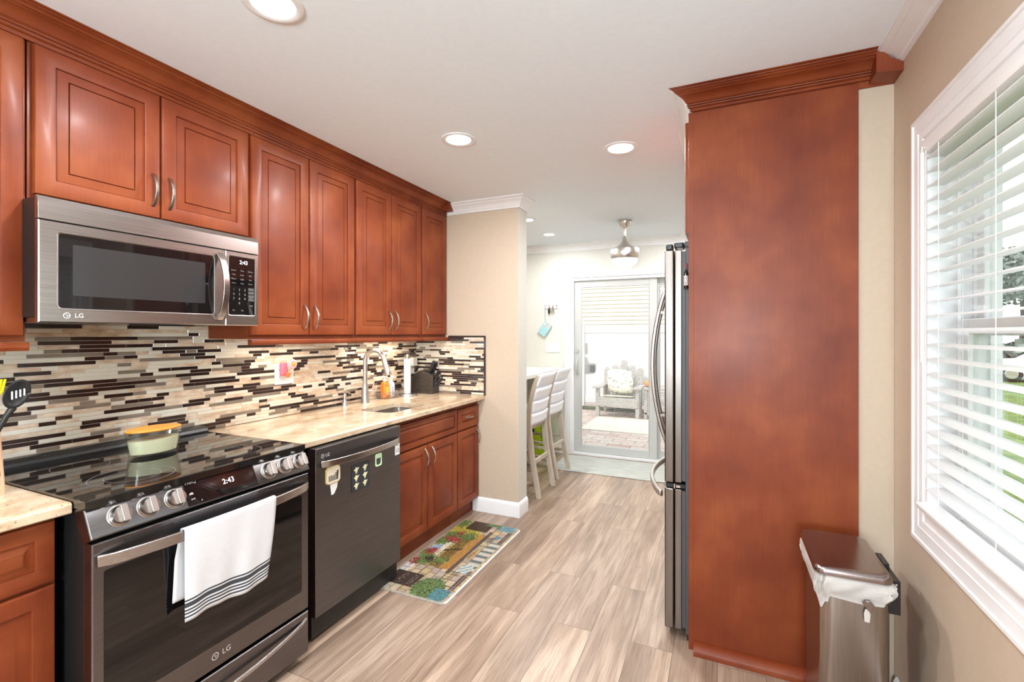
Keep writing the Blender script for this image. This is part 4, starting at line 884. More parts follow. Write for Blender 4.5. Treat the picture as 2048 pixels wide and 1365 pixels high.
# candle on the cooktop
cx, cy_ = -2.045, 1.118; zb = 0.9262
def oval(s, z, w_=0.062, l_=0.098): return [(cx + s * w_ * math.cos(a) , cy_ + s * l_ * math.sin(a), z) for a in [2 * PI * k / 40 for k in range(40)]]
cd = thing('candle', (cx, cy_, zb), 'oval glass candle with pale wax and an orange lid on the cooktop', 'candle')
obj('jar', MB().loops([oval(0.80, zb), oval(0.86, zb + 0.004), oval(0.93, zb + 0.05), oval(1.0, zb + 0.098), oval(0.965, zb + 0.098), oval(0.885, zb + 0.05), oval(0.82, zb + 0.012)], 0, True, True), M['jar'], cd, smooth=50)
obj('wax', MB().loops([oval(0.81, zb + 0.0125), oval(0.878, zb + 0.05), oval(0.90, zb + 0.064)]), plain('pale_green_wax', (0.72, 0.69, 0.48), 0.4), cd, smooth=40)
obj('lid', MB().loops([oval(0.93, zb + 0.095), oval(0.99, zb + 0.0985), oval(0.99, zb + 0.102), oval(0.93, zb + 0.105)]), noisy('orange_lid', (0.62, 0.22, 0.03), (0.72, 0.30, 0.05), 20, 0.4, mscale=(1, 0.1, 1)), cd, smooth=30)

# utensils at the left edge
uh = thing('utensil_holder', (-2.02, 0.60, CT), 'tan wooden utensil holder with dark lettering at the left edge of the photo', 'utensil holder')
def slab(a, b, h): # leaning box, its top edge tilts like the photo's
    return (-2.02 + a, 0.615 + b - 0.06 * h, CT + h)
obj('box', MB(slab).loops([[(p[0], p[1], z) for p in rrect(-0.06 + e, 0.06 - e, -0.058 + e, 0.058 - e, 0.012, 3)] for e, z in ((0, 0), (0, 0.275), (0.006, 0.275), (0.006, 0.02))], 0, True, True), noisy('tan_board', (0.50, 0.30, 0.18), (0.62, 0.40, 0.26), 12, 0.6, mscale=(8, 8, 1)), uh, smooth=30)
m = MB(slab)
for r in range(4): m.box(0.0602, 0.0606, 0.006 - 0.002 * r, 0.046 - 0.008 * r, 0.06 + 0.05 * r, 0.075 + 0.05 * r)
obj('lettering', m, M['printd'], uh, smooth=0)
sp_ = thing('slotted_spoon', (-1.945, 0.64, CT + 0.02), 'black slotted cooking spoon leaning out of the utensil holder', 'spoon', 'utensils in the holder')
def spoon(u, v):                            # oval bowl facing the room, slightly cupped
    a = 2 * PI * u; y = 0.030 * math.cos(a) * v; z = 0.043 * math.sin(a) * v
    return (-1.935 + 0.012 * v * v - 0.006 + 0.1 * z, 0.683 + y + 0.18 * z, CT + 0.303 + z)
o = obj('bowl', MB().grid(28, 5, lambda u, v: spoon(u, max(v, 0.02))), M['black'], sp_, smooth=80, fix=False); q = o.modifiers.new('s', 'SOLIDIFY'); q.thickness = 0.003; q.offset = 0
m = MB()
for k in range(4): y = 0.669 + 0.009 * k; m.box(-1.9275, -1.925, y, y + 0.0035, CT + 0.288 + 0.003 * k, CT + 0.312 + 0.002 * k)
obj('slots', m, M['print'], sp_, smooth=0)
obj('handle', MB().tube([(-1.938, 0.677, CT + 0.263), (-1.945, 0.666, CT + 0.24), (-1.958, 0.648, CT + 0.19), (-1.985, 0.625, CT + 0.10), (-2.0, 0.615, CT + 0.03)], [0.010, 0.0075, 0.007, 0.007, 0.007], 10, flat=0.7), M['black'], sp_)
yb = thing('pasta_fork', (-2.02, 0.628, CT + 0.03), 'yellow cooking utensil cut by the left edge above the holder', 'utensil', 'utensils in the holder')
m = MB()
for k in range(5): y = 0.640 + 0.008 * k; m.tube([(-2.01, y - 0.012, CT + 0.285), (-2.0, y + 0.002, CT + 0.31), (-1.99, y + 0.006, CT + 0.345)], [0.005, 0.0045, 0.003], 8)
obj('tines', m, plain('yellow_plastic', (0.90, 0.70, 0.02), 0.4), yb)
obj('handle', MB().tube([(-2.01, 0.645, CT + 0.292), (-2.02, 0.635, CT + 0.2), (-2.03, 0.605, CT + 0.03)], 0.007, 8), M['nickel'], yb)
obj_c = MB().tube([(XL + 0.02, 0.60, CT + 0.006), (-2.27, 0.66, CT + 0.007), (-2.235, 0.699, CT + 0.010), (-2.232, 0.706, CT + 0.03), (-2.245, 0.708, CT + 0.055), (-2.28, 0.70, CT + 0.065), (-2.31, 0.68, CT + 0.06), (-2.335, 0.65, CT + 0.075)], 0.0055, 8)
tag(obj('power_cord', obj_c, M['black']), 'black cord looping on the counter beside the back of the cooktop', 'cord')
# light under the cabinet
ul = thing('under_cabinet_light', (-2.20, 1.86, 1.35), 'white light bar and cable under the cabinet above the night light', 'light')
obj('housing', MB().box(-2.235, -2.165, 1.66, 2.10, 1.352, 1.3745), M['white'], ul, bev=0.003)
obj('lens', MB().box(-2.228, -2.172, 1.67, 2.09, 1.349, 1.3525), M['lens'], ul, smooth=0)
obj('cable', MB().tube(arc(12, lambda t: (-2.25, 1.60 + 0.62 * t, 1.366 - 0.026 * math.sin(PI * t))), 0.0022, 6), M['white'], ul)
lamp('under_cabinet_lamp', 'AREA', (-2.20, 1.88, 1.347), 1.0, (1, 0.88, 0.72), shape='RECTANGLE', size=0.05, size_y=0.42)
ul2 = thing('under_cabinet_light', (-2.20, 2.75, 1.35), 'white light bar hidden under the cabinets above the sink', 'light')
obj('housing', MB().box(-2.235, -2.165, 2.45, 3.05, 1.352, 1.3745), M['white'], ul2, bev=0.003)
obj('lens', MB().box(-2.228, -2.172, 2.46, 3.04, 1.349, 1.3525), M['lens'], ul2, smooth=0)
lamp('under_cabinet_lamp', 'AREA', (-2.20, 2.75, 1.347), 2.6, (1, 0.88, 0.72), shape='RECTANGLE', size=0.05, size_y=0.58)

# ---------------------------------------------------------------- kitchen mat with its printed café terrace
def rug_color(u, v, r):
    """u along the mat (0 near), v across it (1 at the cabinets)"""
    n = lambda s: r.uniform(-s, s)
    def jit(c, s=0.05): k = 1 + n(s * 3); return tuple(max(0, x * k) for x in c)
    st = (0.60, 0.50, 0.38)
    bu, bv = int(u * 17 + 0.5 * (int(v * 9) % 2)), int(v * 9)
    c = jit((st[0] * (0.8 + 0.3 * ((bu * 7 + bv * 3) % 5) / 5), st[1] * (0.78 + 0.3 * ((bu * 7 + bv * 3) % 5) / 5), st[2] * (0.7 + 0.35 * ((bu * 5 + bv * 3) % 5) / 5)), 0.03)
    if (u * 17 + 0.5 * (bv % 2)) % 1 < 0.11 or (v * 9) % 1 < 0.11: c = jit((0.30, 0.21, 0.14))
    if u < 0.30 and v > 0.84: c = jit((0.72, 0.68, 0.64), 0.03) if not ((u * 17) % 1 < 0.1 or (v * 9) % 1 < 0.1) else (0.4, 0.33, 0.28)
    # scene in the middle: golden awning, dark room, shrubs
    if 0.30 < u < 0.80 and 0.36 < v < 0.80:
        t = (v - 0.36) / 0.44
        c = jit((0.50, 0.28, 0.07), 0.10) if t < 0.36 else jit((0.26, 0.17, 0.05), 0.22) if t < 0.7 else jit((0.42, 0.36, 0.16), 0.2)
        if math.sin(40 * u + 9 * v) > 0.80 and t > 0.3: c = jit((0.13, 0.09, 0.03), 0.2)
    if 0.40 < u < 0.62 and 0.72 < v < 0.93: c = jit((0.70, 0.66, 0.52), 0.1)
    if 0.44 < u < 0.56 and 0.80 < v < 0.92: c = jit((0.34, 0.44, 0.55), 0.08)
    if 0.27 < u < 0.86 and abs(v - (0.345 + 0.03 * (u - 0.3))) < 0.028: c = jit((0.16, 0.12, 0.10), 0.08)
    # flowers and leaves
    for (a, b, ra, col) in ((0.33, 0.88, 0.055, 'r'), (0.44, 0.93, 0.055, 'g'), (0.40, 0.84, 0.06, 'g'), (0.47, 0.86, 0.05, 'r'), (0.62, 0.90, 0.07, 'g'), (0.68, 0.82, 0.06, 'r'), (0.76, 0.78, 0.07, 'r'), (0.74, 0.90, 0.06, 'g'), (0.83, 0.93, 0.08, 'y'), (0.85, 0.80, 0.06, 'y'), (0.80, 0.62, 0.07, 'y'), (0.74, 0.60, 0.06, 'g'), (0.34, 0.80, 0.05, 'g'), (0.92, 0.93, 0.07, 'g'), (0.38, 0.76, 0.04, 'd'), (0.70, 0.70, 0.05, 'g'), (0.66, 0.74, 0.045, 'r'), (0.38, 0.60, 0.05, 'g')):
        d = math.hypot((u - a) / 1.0, (v - b) * 0.5) + n(0.02)
        if d < ra * 0.85: c = jit({'r': (0.34, 0.07, 0.06), 'g': (0.17, 0.24, 0.07), 'y': (0.45, 0.38, 0.05), 'd': (0.07, 0.05, 0.04)}[col], 0.22)
    if 0.84 < u < 0.985 and 0.44 < v < 0.80: c = jit((0.10, 0.055, 0.03), 0.2)
    if 0.945 < u and 0.30 < v < 0.55 + n(0.03) or (u > 0.86 and 0.28 < v < 0.36 and u > 0.92): c = jit((0.16, 0.25, 0.10), 0.25)
    # chalkboard, pots, bush
    if 0.06 < u < 0.20 and 0.56 < v < 0.96: c = jit((0.085, 0.055, 0.04), 0.08); c = jit((0.35, 0.30, 0.25)) if ((v * 26) % 1 < 0.16 and 0.08 < u < 0.18 and r.random() < 0.5) else c
    if math.hypot((u - 0.09) / 0.11, (v - 0.36) / 0.20) + n(0.12) < 1: c = jit((0.15, 0.22, 0.08), 0.28)
    if 0.005 < u < 0.115 and 0.05 < v < 0.27 and abs(v - 0.16) / 0.11 < 1.08 - 0.9 * max(0, 0.05 - u) / 0.05 * 0.4: c = jit((0.12, 0.27, 0.29), 0.12)
    if 0.90 < u < 0.99 and 0.06 < v < 0.30: c = jit((0.20, 0.36, 0.42), 0.10)
    # tiled strip along the room side
    if 0.05 < v < 0.125 and 0.12 < u < 0.90: c = jit((0.15, 0.095, 0.08), 0.06) if (u * 46) % 1 > 0.1 and abs(v - 0.088) > 0.005 else (0.35, 0.28, 0.25)
    # table, stripes of the cloth and chairs
    if 0.34 < u < 0.72 and 0.05 < v < 0.22:
        c = jit((0.62, 0.58, 0.50), 0.05) if (u * 15) % 1 < 0.55 else jit((0.20, 0.23, 0.22), 0.1)
    if 0.29 < u < 0.40 and 0.10 < v < 0.26: c = jit((0.30, 0.42, 0.42), 0.1) if (u * 22 + v * 12) % 1 < 0.5 else jit((0.70, 0.66, 0.58))
    if 0.76 < u < 0.82 and 0.16 < v < 0.24: c = jit((0.18, 0.30, 0.36), 0.1)
    for (a, b) in ((0.26, 0.26), (0.74, 0.30)):
        if abs(u - a) < 0.05 and abs(v - b) < 0.09 and (((u - a) * 60) % 1 < 0.22 or ((v - b) * 26) % 1 < 0.18): c = jit((0.09, 0.07, 0.06))
    if 0.46 < u < 0.58 and 0.26 < v < 0.32: c = jit((0.40, 0.22, 0.05), 0.2) if r.random() < 0.8 else (0.6, 0.5, 0.35)
    if v < 0.022: c = (0.8, 0.78, 0.75)
    if v > 0.985 or u < 0.008 or u > 0.992: c = jit((0.50, 0.44, 0.36))
    k = 0.80; g_ = sum(c[:3]) / 3; return tuple(((x * 0.92 + g_ * 0.08) ** 1.25) * k * r.uniform(0.80, 1.15) for x in c[:3])
ra = random.Random(21)
rx0, rx1, ry0, ry1, th_ = -1.755, -1.298, 2.060, 3.080, 0.013
nu, nv = 190, 84; rr_ = 0.035
m = MB(); IDX = []
for i in range(nu + 1):
    row = []
    for j in range(nv + 1):
        u, v = i / nu, j / nv; y = ry0 + (ry1 - ry0) * u; x = rx1 + (rx0 - rx1) * v
        dx = min(x - rx0, rx1 - x); dy = min(y - ry0, ry1 - y)          # round the corners in plan
        if dx < rr_ and dy < rr_:
            k = math.hypot(rr_ - dx, rr_ - dy); mx = max(rr_ - dx, rr_ - dy)
            if k > 1e-6: s = mx / k; sx = 1 if x > (rx0 + rx1) / 2 else -1; sy = 1 if y > (ry0 + ry1) / 2 else -1; x = (rx1 if sx > 0 else rx0) - sx * (rr_ - (rr_ - dx) * s); y = (ry1 if sy > 0 else ry0) - sy * (rr_ - (rr_ - dy) * s)
        e = min(min(i, nu - i) / nu * (ry1 - ry0), min(j, nv - j) / nv * (rx1 - rx0)); z = th_ * min(1, 0.35 + e / 0.012 * 0.65)
        row.append(m.v(x, y, z))
    IDX.append(row)
for i in range(nu):
    for j in range(nv): m.f((IDX[i][j], IDX[i + 1][j], IDX[i + 1][j + 1], IDX[i][j + 1]))
rim = [IDX[i][0] for i in range(nu + 1)] + [IDX[nu][j] for j in range(1, nv + 1)] + [IDX[i][nv] for i in range(nu - 1, -1, -1)] + [IDX[0][j] for j in range(nv - 1, 0, -1)]
low = [m.v(m.V[k][0], m.V[k][1], 0.0008) for k in rim]
for k in range(len(rim)): q = (k + 1) % len(rim); m.f((rim[k], rim[q], low[q], low[k]))
def rug_mat():
    mm, t, b = new_mat('printed_mat'); at = N(t, 'ShaderNodeVertexColor'); at.layer_name = 'print'; t.links.new(at.outputs[0], b.inputs['Base Color']); b.inputs['Roughness'].default_value = 0.55; return mm
rg_ = tag(obj('kitchen_mat', m, rug_mat(), smooth=50), 'kitchen mat printed with a café terrace lying in front of the sink cabinet', 'mat')
at = rg_.data.color_attributes.new('print', 'FLOAT_COLOR', 'POINT'); cols = []
for i in range(nu + 1):
    for j in range(nv + 1): cols += [*rug_color(i / nu, j / nv, ra), 1]
for k in low: cols += [0.45, 0.42, 0.38, 1]
at.data.foreach_set('color', cols)

# ---------------------------------------------------------------- bin
tx0, tx1, ty0, ty1 = 0.278, 0.478, 1.775, 2.105
tc_ = thing('trash_can', (0.378, 1.94, 0), 'slim stainless step bin with a closed lid beside the cherry panel', 'trash can')
obj('body', MB().loops([[(p[0], p[1], z) for p in rrect(tx0 + 0.012 + e, tx1 - e, ty0 + 0.012 + e, ty1 - 0.012 - e, 0.035, 6)] for e, z in ((0.004, 0.012), (0, 0.02), (0, 0.615))]), M['cansteel'], tc_, smooth=50)
obj('base', MB().prism(rrect(tx0 + 0.014, tx1 - 0.002, ty0 + 0.014, ty1 - 0.014, 0.035, 6), 0.0, 0.012), M['black'], tc_)
obj('pedal', MB().box(tx0 - 0.035, tx0 + 0.02, 1.89, 1.99, 0.008, 0.022), M['nickel'], tc_, bev=0.004)
obj('lid', MB().loops([[(p[0], p[1], z) for p in rrect(tx0 - 0.004 + e, tx1 + 0.004 - e, ty0 + e, ty1 - e, 0.030, 8)] for e, z in ((0.006, 0.628), (0, 0.631), (0, 0.644), (0.004, 0.652), (0.009, 0.655), (0.02, 0.657))]), M['lidsteel'], tc_, smooth=35)
m = MB().prism([(1.90, 0.60), (1.985, 0.60), (1.985, 0.648), (1.90, 0.648)], tx1 + 0.0045, tx1 + 0.022, 'x'); m.box(tx1 + 0.0005, tx1 + 0.032, 1.83, 1.965, 0.52, 0.625); m.lathe([(0.004, 0), (0.004, 0.003)], (tx1 + 0.02, 1.826, 0.615), 8, 1, ax='y')
obj('hinge', m, [M['black'], M['chrome']], tc_, bev=0.003)
def linerf(u, v):
    P = rrect(0, 1, 0, 1, 0.12, 6); n = len(P); k = u * n; i = int(k) % n; f_ = k - int(k); p = P[i]; q = P[(i + 1) % n]
    a, b = p[0] + (q[0] - p[0]) * f_, p[1] + (q[1] - p[1]) * f_
    ang = 2 * PI * u; wr = 0.0045 * math.sin(23 * ang + 3 * math.sin(5 * ang) + 2 * v) + 0.0035 * math.sin(51 * ang + 9 * v + 4 * math.sin(3 * ang)) + 0.0022 * math.sin(113 * ang - 7 * v + 5 * math.sin(7 * ang))
    drop = 0.038 + 0.016 * math.sin(ang * 2 + 0.6) + 0.008 * math.sin(ang * 7) + (0.020 if b < 0.1 else 0) * (0.4 + 0.6 * (1 - abs(a - 0.62))) + (0.022 if a < 0.12 else 0)
    e = 0.010 * math.sin(PI * min(1, v * 1.15)) ** 0.7 + 0.001 + wr * math.sin(PI * min(1, v + 0.12))
    return (tx0 + 0.010 - e + (tx1 - tx0 - 0.010 + 2 * e) * a if True else 0, ty0 + 0.010 - e + (ty1 - ty0 - 0.020 + 2 * e) * b, 0.630 - v * (drop + 0.018))
o = obj('liner', MB().grid(320, 9, linerf), M['liner'], tc_, smooth=80, fix=False)
m = MB().loops([[(0.398, ty0 + d, 0.566), (0.406, ty0 + d - 0.004, 0.578), (0.417, ty0 + d - 0.005, 0.578), (0.430, ty0 + d, 0.563), (0.420, ty0 + d - 0.006, 0.546), (0.417, ty0 + d - 0.006, 0.543), (0.410, ty0 + d - 0.004, 0.550)] for d in (0.004, -0.008)])
obj('liner_hook', m, M['lidsteel'], tc_, smooth=20, bev=0.002)
obj('liner_tie', MB().prism([(0.405, 0.505), (0.419, 0.505), (0.421, 0.530), (0.418, 0.545), (0.408, 0.545), (0.404, 0.530)], ty0 + 0.001, ty0 + 0.008, 'y'), M['liner'], tc_, bev=0.002)
# ---------------------------------------------------------------- ceiling lights
def downlight(x, y, r, label, energy, grp='recessed ceiling lights'):
    t = thing('recessed_light', (x, y, CEIL), label, 'ceiling light', grp)
    obj('trim_ring', MB().lathe([(r * 0.70, -0.001), (r * 0.74, -0.004), (r * 0.96, -0.007), (r, -0.004), (r, 0.0), (r * 0.70, 0.0)], (x, y, CEIL), 36, caps=False), M['trim'], t, smooth=50)
    obj('lens', MB().lathe([(r * 0.72, -0.003), (r * 0.66, -0.0012), (0.0, -0.0012)], (x, y, CEIL), 32, caps=False), M['lens'], t, smooth=50)
    lamp('recessed_lamp', 'AREA', (x, y, CEIL - 0.014), energy, (0.96, 0.97, 1.0), shape='DISK', size=r * 1.3)
downlight(-1.296, 1.050, 0.092, 'round recessed ceiling light at the top edge above the range', LAMP_K)
downlight(-1.291, 2.190, 0.092, 'round recessed ceiling light nearest the wall cabinets, middle of the kitchen ceiling', LAMP_K)
downlight(-0.518, 2.662, 0.096, 'round recessed ceiling light beside the refrigerator crown', LAMP_K)
lamp('recessed_lamp', 'AREA', (-0.52, 0.55, CEIL - 0.012), LAMP_K, (0.96, 0.97, 1.0), shape='DISK', size=0.13)
lamp('recessed_lamp', 'AREA', (-1.3, -0.6, CEIL - 0.012), LAMP_K, (0.96, 0.97, 1.0), shape='DISK', size=0.13)
downlight(-1.656, 4.668, 0.075, 'small recessed light on the dining ceiling, nearer the back wall', LAMP_D)
downlight(-1.625, 3.99, 0.075, 'small recessed light peeking past the pillar on the dining ceiling', LAMP_D)
for p in ((-0.3, 4.7), (-2.9, 4.1), (-0.4, 3.7)): lamp('recessed_lamp', 'AREA', (*p, CEIL - 0.012), LAMP_D, (0.96, 0.98, 1.0), shape='DISK', size=0.13)
# pendant fan light
fx_, fy_ = -0.815, 4.385
pf_ = thing('ceiling_fan_light', (fx_, fy_, CEIL), 'brushed nickel pendant fan light with a white glass bowl hanging in the dining area', 'ceiling light')
obj('canopy', MB().lathe([(0.058, 0), (0.060, -0.012), (0.056, -0.030), (0.036, -0.068), (0.022, -0.074), (0.0, -0.074)], (fx_, fy_, CEIL), 28), M['nickel'], pf_, smooth=40)
obj('downrod', MB().lathe([(0.011, -0.07), (0.011, -0.150)], (fx_, fy_, CEIL), 14), M['nickel'], pf_, smooth=40)
obj('motor_housing', MB().lathe([(0.018, -0.145), (0.022, -0.155), (0.030, -0.195), (0.050, -0.225), (0.080, -0.243), (0.126, -0.262), (0.131, -0.270), (0.131, -0.312), (0.129, -0.314), (0.129, -0.318), (0.131, -0.320), (0.130, -0.338), (0.118, -0.356)], (fx_, fy_, CEIL), 36), M['nickel'], pf_, smooth=35)
obj('bowl', MB().lathe([(0.118, -0.357), (0.112, -0.385), (0.090, -0.413), (0.055, -0.431), (0.0, -0.438)], (fx_, fy_, CEIL), 32, caps=False), plain('white_glass', (0.9, 0.9, 0.88), 0.25, emit=(1, 0.97, 0.92), es=0.5), pf_, smooth=60)

# ---------------------------------------------------------------- dining side
bar = thing('breakfast_bar', (-1.95, 4.36, 0), 'breakfast bar with a white top along the dining wall behind the pillar', 'bar')
obj('top', MB().box(-2.25, -1.690, 3.4525, BACK - 0.0015, 0.962, 1.002), plain('white_quartz', (0.80, 0.78, 0.72), 0.2), bar, smooth=0, bev=0.004)
obj('support_wall', MB().box(-2.25, -2.13, 3.4535, BACK - 0.016, 0.0, 0.961), M['wall_d'], bar, smooth=0)
obj('baseboard', MB().box(-2.13, -2.118, 3.4535, BACK - 0.016, 0.0, 0.10), M['trim'], bar, smooth=0)
# stool (local: seat faces -x, back at +x)
st = thing('bar_stool', (-1.60, 3.915, 0), 'bar stool with a white slatted back, nearer the pillar', 'stool', 'white backed bar stools at the breakfast bar')
sx, sy = -1.60, 3.915; hw = 0.185
def leg_rear(s):
    z = [0.0, 0.15, 0.35, 0.55, 0.66, 0.80, 0.95, 1.045]; x = [0.190, 0.160, 0.122, 0.098, 0.095, 0.108, 0.145, 0.180]
    return MB().strap([(sx + a, sy + s * hw, b) for a, b in zip(x, z)], (0, 1, 0), 0.032, [0.038, 0.042, 0.046, 0.048, 0.046, 0.042, 0.036, 0.028])
for s in (-1, 1): obj('leg', leg_rear(s), M['greige'], st, smooth=50, bev=0.003)
for s in (-1, 1): obj('leg', MB().strap([(sx - 0.235 - 0.03 * (1 - t), sy + s * (hw + 0.005), 0.60 * t) for t in (0, 0.5, 1)], (0, 1, 0), 0.034, [0.032, 0.038, 0.042]), M['greige'], st, smooth=50, bev=0.003)
m = MB()
for s in (-1, 1): m.strap([(sx - 0.235 - 0.02, sy + s * hw, 0.20), (sx + 0.145, sy + s * hw, 0.20)], (0, 0, 1), 0.028, 0.018); m.strap([(sx - 0.235, sy + s * hw, 0.34), (sx + 0.12, sy + s * hw, 0.34)], (0, 0, 1), 0.022, 0.016)
m.box(sx + 0.125, sx + 0.147, sy - hw, sy + hw, 0.285, 0.318); m.box(sx - 0.262, sx - 0.238, sy - hw, sy + hw, 0.16, 0.20)
obj('stretchers', m, M['greige'], st, smooth=0, bev=0.002)
obj('seat_frame', MB().box(sx - 0.25, sx + 0.09, sy - hw, sy + hw, 0.565, 0.615), M['greige'], st, smooth=0, bev=0.003)
obj('seat', MB().prism(rrect(sx - 0.265, sx + 0.085, sy - 0.205, sy + 0.205, 0.03), 0.615, 0.652), M['stoolwhite'], st, bev=0.008)
def backx(z): # matches the rear leg sweep
    zz = [0.55, 0.66, 0.80, 0.95, 1.045]; xx = [0.098, 0.095, 0.108, 0.145, 0.180]
    for a, b, p, q in zip(zz, zz[1:], xx, xx[1:]):
        if z <= b: return p + (q - p) * (z - a) / (b - a)
    return xx[-1] + (z - 1.045) * 0.37
for k, (z0, z1) in enumerate(((0.615, 0.715), (0.722, 0.822), (0.829, 0.935), (0.942, 1.062))):
    def slat_(u, v, z0=z0, z1=z1):
        z = z0 + (z1 - z0) * v; y = sy - 0.192 + 0.384 * u; b = 0.020 * (1 - (2 * u - 1) ** 2)
        return (sx + backx(z) + 0.020 + b - 0.012 * (1 - v), y, z)
    o = obj('back_slat', MB().grid(12, 4, slat_), M['stoolwhite'], st, smooth=60, fix=False); q = o.modifiers.new('s', 'SOLIDIFY'); q.thickness = 0.016; q.offset = 1
dup(st, (-1.63, 4.475, 0), 0, 'bar stool with a white slatted back, nearer the glass door')
# neon bag behind the stools
ng = thing('shopping_bag', (-1.93, 5.16, 0), 'neon green bag on the floor behind the bar stools', 'bag')
obj('body', MB().loops([[(x, y, z) for x, y in ((-2.05 + e, 5.08), (-1.83 - e, 5.08), (-1.83 - e, 5.24), (-2.05 + e, 5.24))] for e, z in ((0.01, 0.0), (0, 0.2), (0.015, 0.42))]), M['neon'], ng, smooth=0, bev=0.006)
m = MB()
for k in range(5): m.box(-1.90 + 0.004 * (k % 2), -1.89, 5.0765, 5.079, 0.10 + 0.05 * k, 0.125 + 0.05 * k)
m.box(-2.03, -1.98, 5.076, 5.0785, 0.24, 0.40)
obj('print', m, M['printd'], ng, smooth=0)
obj('handle', MB().tube(arc(10, lambda t: (-1.99 + 0.10 * t, 5.085, 0.42 + 0.10 * math.sin(PI * t))), 0.005, 8), M['neon'], ng)
# door mat
def mat_tex():
    m, t, b = new_mat('striped_grey_rug'); n1 = noise(t, 9, 4, 0.6, (0.6, 9, 1)); n2 = noise(t, 120, 2, 0.5)
    r = ramp(t, n1.outputs[0], [(0.3, (0.34, 0.36, 0.33)), (0.5, (0.52, 0.53, 0.48)), (0.68, (0.66, 0.66, 0.60))])
    t.links.new(mix(t, r.outputs[0], ramp(t, n2.outputs[0], [(0.3, (0.75, 0.75, 0.75)), (0.7, (1.15, 1.15, 1.15))]).outputs[0], 1.0, 'MULTIPLY'), b.inputs['Base Color']); b.inputs['Roughness'].default_value = 0.95; bump(t, b, n2.outputs[0], 0.6, 0.004); return m
tag(obj('door_mat', MB().prism(rrect(-1.63, -0.20, 4.60, 5.22, 0.06), 0.0005, 0.009), mat_tex(), bev=0.003), 'pale grey woven rug on the floor in front of the glass door', 'rug')
# switch plate, hooks and what hangs on them
sw = thing('light_switch', (-1.822, BACK - 0.001, 1.18), 'white three-gang light switch plate on the wall left of the glass door', 'light switch')
obj('plate', MB().prism(rrect(-1.905, -1.740, 1.180, 1.300, 0.006), BACK - 0.007, BACK - 0.0005, 'y'), M['white'], sw, bev=0.0015)
for k in range(3): x = -1.868 + 0.046 * k; obj('rocker', MB().box(x - 0.015, x + 0.015, BACK - 0.012, BACK - 0.007, 1.208, 1.272), M['trim'], sw, bev=0.002)
hk = thing('hook_rack', (-1.84, BACK, 1.72), 'small white key rack with four hooks on the wall left of the glass door', 'hook rack')
obj('board', MB().prism(rrect(-1.935, -1.745, 1.700, 1.752, 0.006), BACK - 0.010, BACK - 0.0005, 'y'), M['white'], hk)
for k in range(4): x = -1.910 + 0.047 * k; obj('hook', MB().tube([(x, BACK - 0.010, 1.735), (x, BACK - 0.032, 1.722), (x, BACK - 0.040, 1.735), (x, BACK - 0.038, 1.748)], 0.0045, 8), M['nickel'], hk)
ln = thing('card_wallet', (-1.89, BACK - 0.03, 1.40), 'pale teal card wallet hanging by its strap from the key rack', 'wallet')
obj('strap', MB().strap([(-1.910, BACK - 0.030, 1.735), (-1.914, BACK - 0.025, 1.60), (-1.908, BACK - 0.020, 1.545)], (1, 0, 0), 0.008, 0.002), plain('grey_teal_strap', (0.30, 0.38, 0.38), 0.7), ln)
def wl(a, b): ca, sa = math.cos(math.radians(-36)), math.sin(math.radians(-36)); return (-1.905 + a * ca - b * sa, 1.545 + a * sa + b * ca)
m = MB().prism([wl(-0.012, 0.0), wl(0.095, 0.0), wl(0.095, -0.165), wl(-0.012, -0.165)], BACK - 0.026, BACK - 0.012, 'y')
obj('pouch', m, M['teal'], ln, bev=0.004)
obj('clear_window', MB().prism([wl(0.0, -0.008), wl(0.085, -0.008), wl(0.085, -0.045), wl(0.0, -0.045)], BACK - 0.028, BACK - 0.0262, 'y'), noisy('pouch_window', (0.30, 0.27, 0.25), (0.75, 0.75, 0.74), 40, 0.4), ln, smooth=0)
ky = thing('key_fob', (-1.863, BACK - 0.03, 1.63), 'black car key fob hanging from the second hook of the key rack', 'key')
obj('fob', MB().ball((-1.862, BACK - 0.024, 1.670), 0.016, 12, sy=0.5, sz=2.4), M['black'], ky, smooth=80)
obj('ring', MB().tube([(-1.863 + 0.012 * math.cos(a), BACK - 0.036, 1.712 + 0.014 * math.sin(a)) for a in [2 * PI * k / 14 for k in range(15)]], 0.002, 6), M['nickel'], ky)
kr = thing('key_ring', (-1.816, BACK - 0.03, 1.63), 'loop of metal keys hanging from the third hook of the key rack', 'key')
m = MB()
for s in (-1, 1): m.strap([(-1.816 + 0.004 * s, BACK - 0.034, 1.720), (-1.816 + 0.014 * s, BACK - 0.028, 1.66), (-1.818 + 0.012 * s, BACK - 0.022, 1.635)], (1, 0, 0), 0.008, 0.002)
obj('keys', m, M['pewter'], kr)

# ---------------------------------------------------------------- outside the glass door
def pavers():
    m, t, b = new_mat('brick_pavers'); tc = N(t, 'ShaderNodeTexCoord'); mp = N(t, 'ShaderNodeMapping'); mp.inputs['Rotation'].default_value = (0, 0, math.radians(2)); t.links.new(tc.outputs['Object'], mp.inputs[0])
    br = N(t, 'ShaderNodeTexBrick'); br.offset = 0.5
    for k, v in (('Scale', 1.0), ('Brick Width', 0.29), ('Row Height', 0.145), ('Mortar Size', 0.006), ('Mortar Smooth', 0.2)): br.inputs[k].default_value = v
    br.inputs['Color1'].default_value = (0.52, 0.36, 0.29, 1); br.inputs['Color2'].default_value = (0.66, 0.54, 0.46, 1); br.inputs['Mortar'].default_value = (0.22, 0.18, 0.15, 1)
    t.links.new(mp.outputs[0], br.inputs[0]); n = noise(t, 14, 4); t.links.new(mix(t, br.outputs[0], ramp(t, n.outputs[0], [(0.3, (0.8, 0.8, 0.8)), (0.7, (1.15, 1.15, 1.15))]).outputs[0], 1.0, 'MULTIPLY'), b.inputs['Base Color']); b.inputs['Roughness'].default_value = 0.85; return m
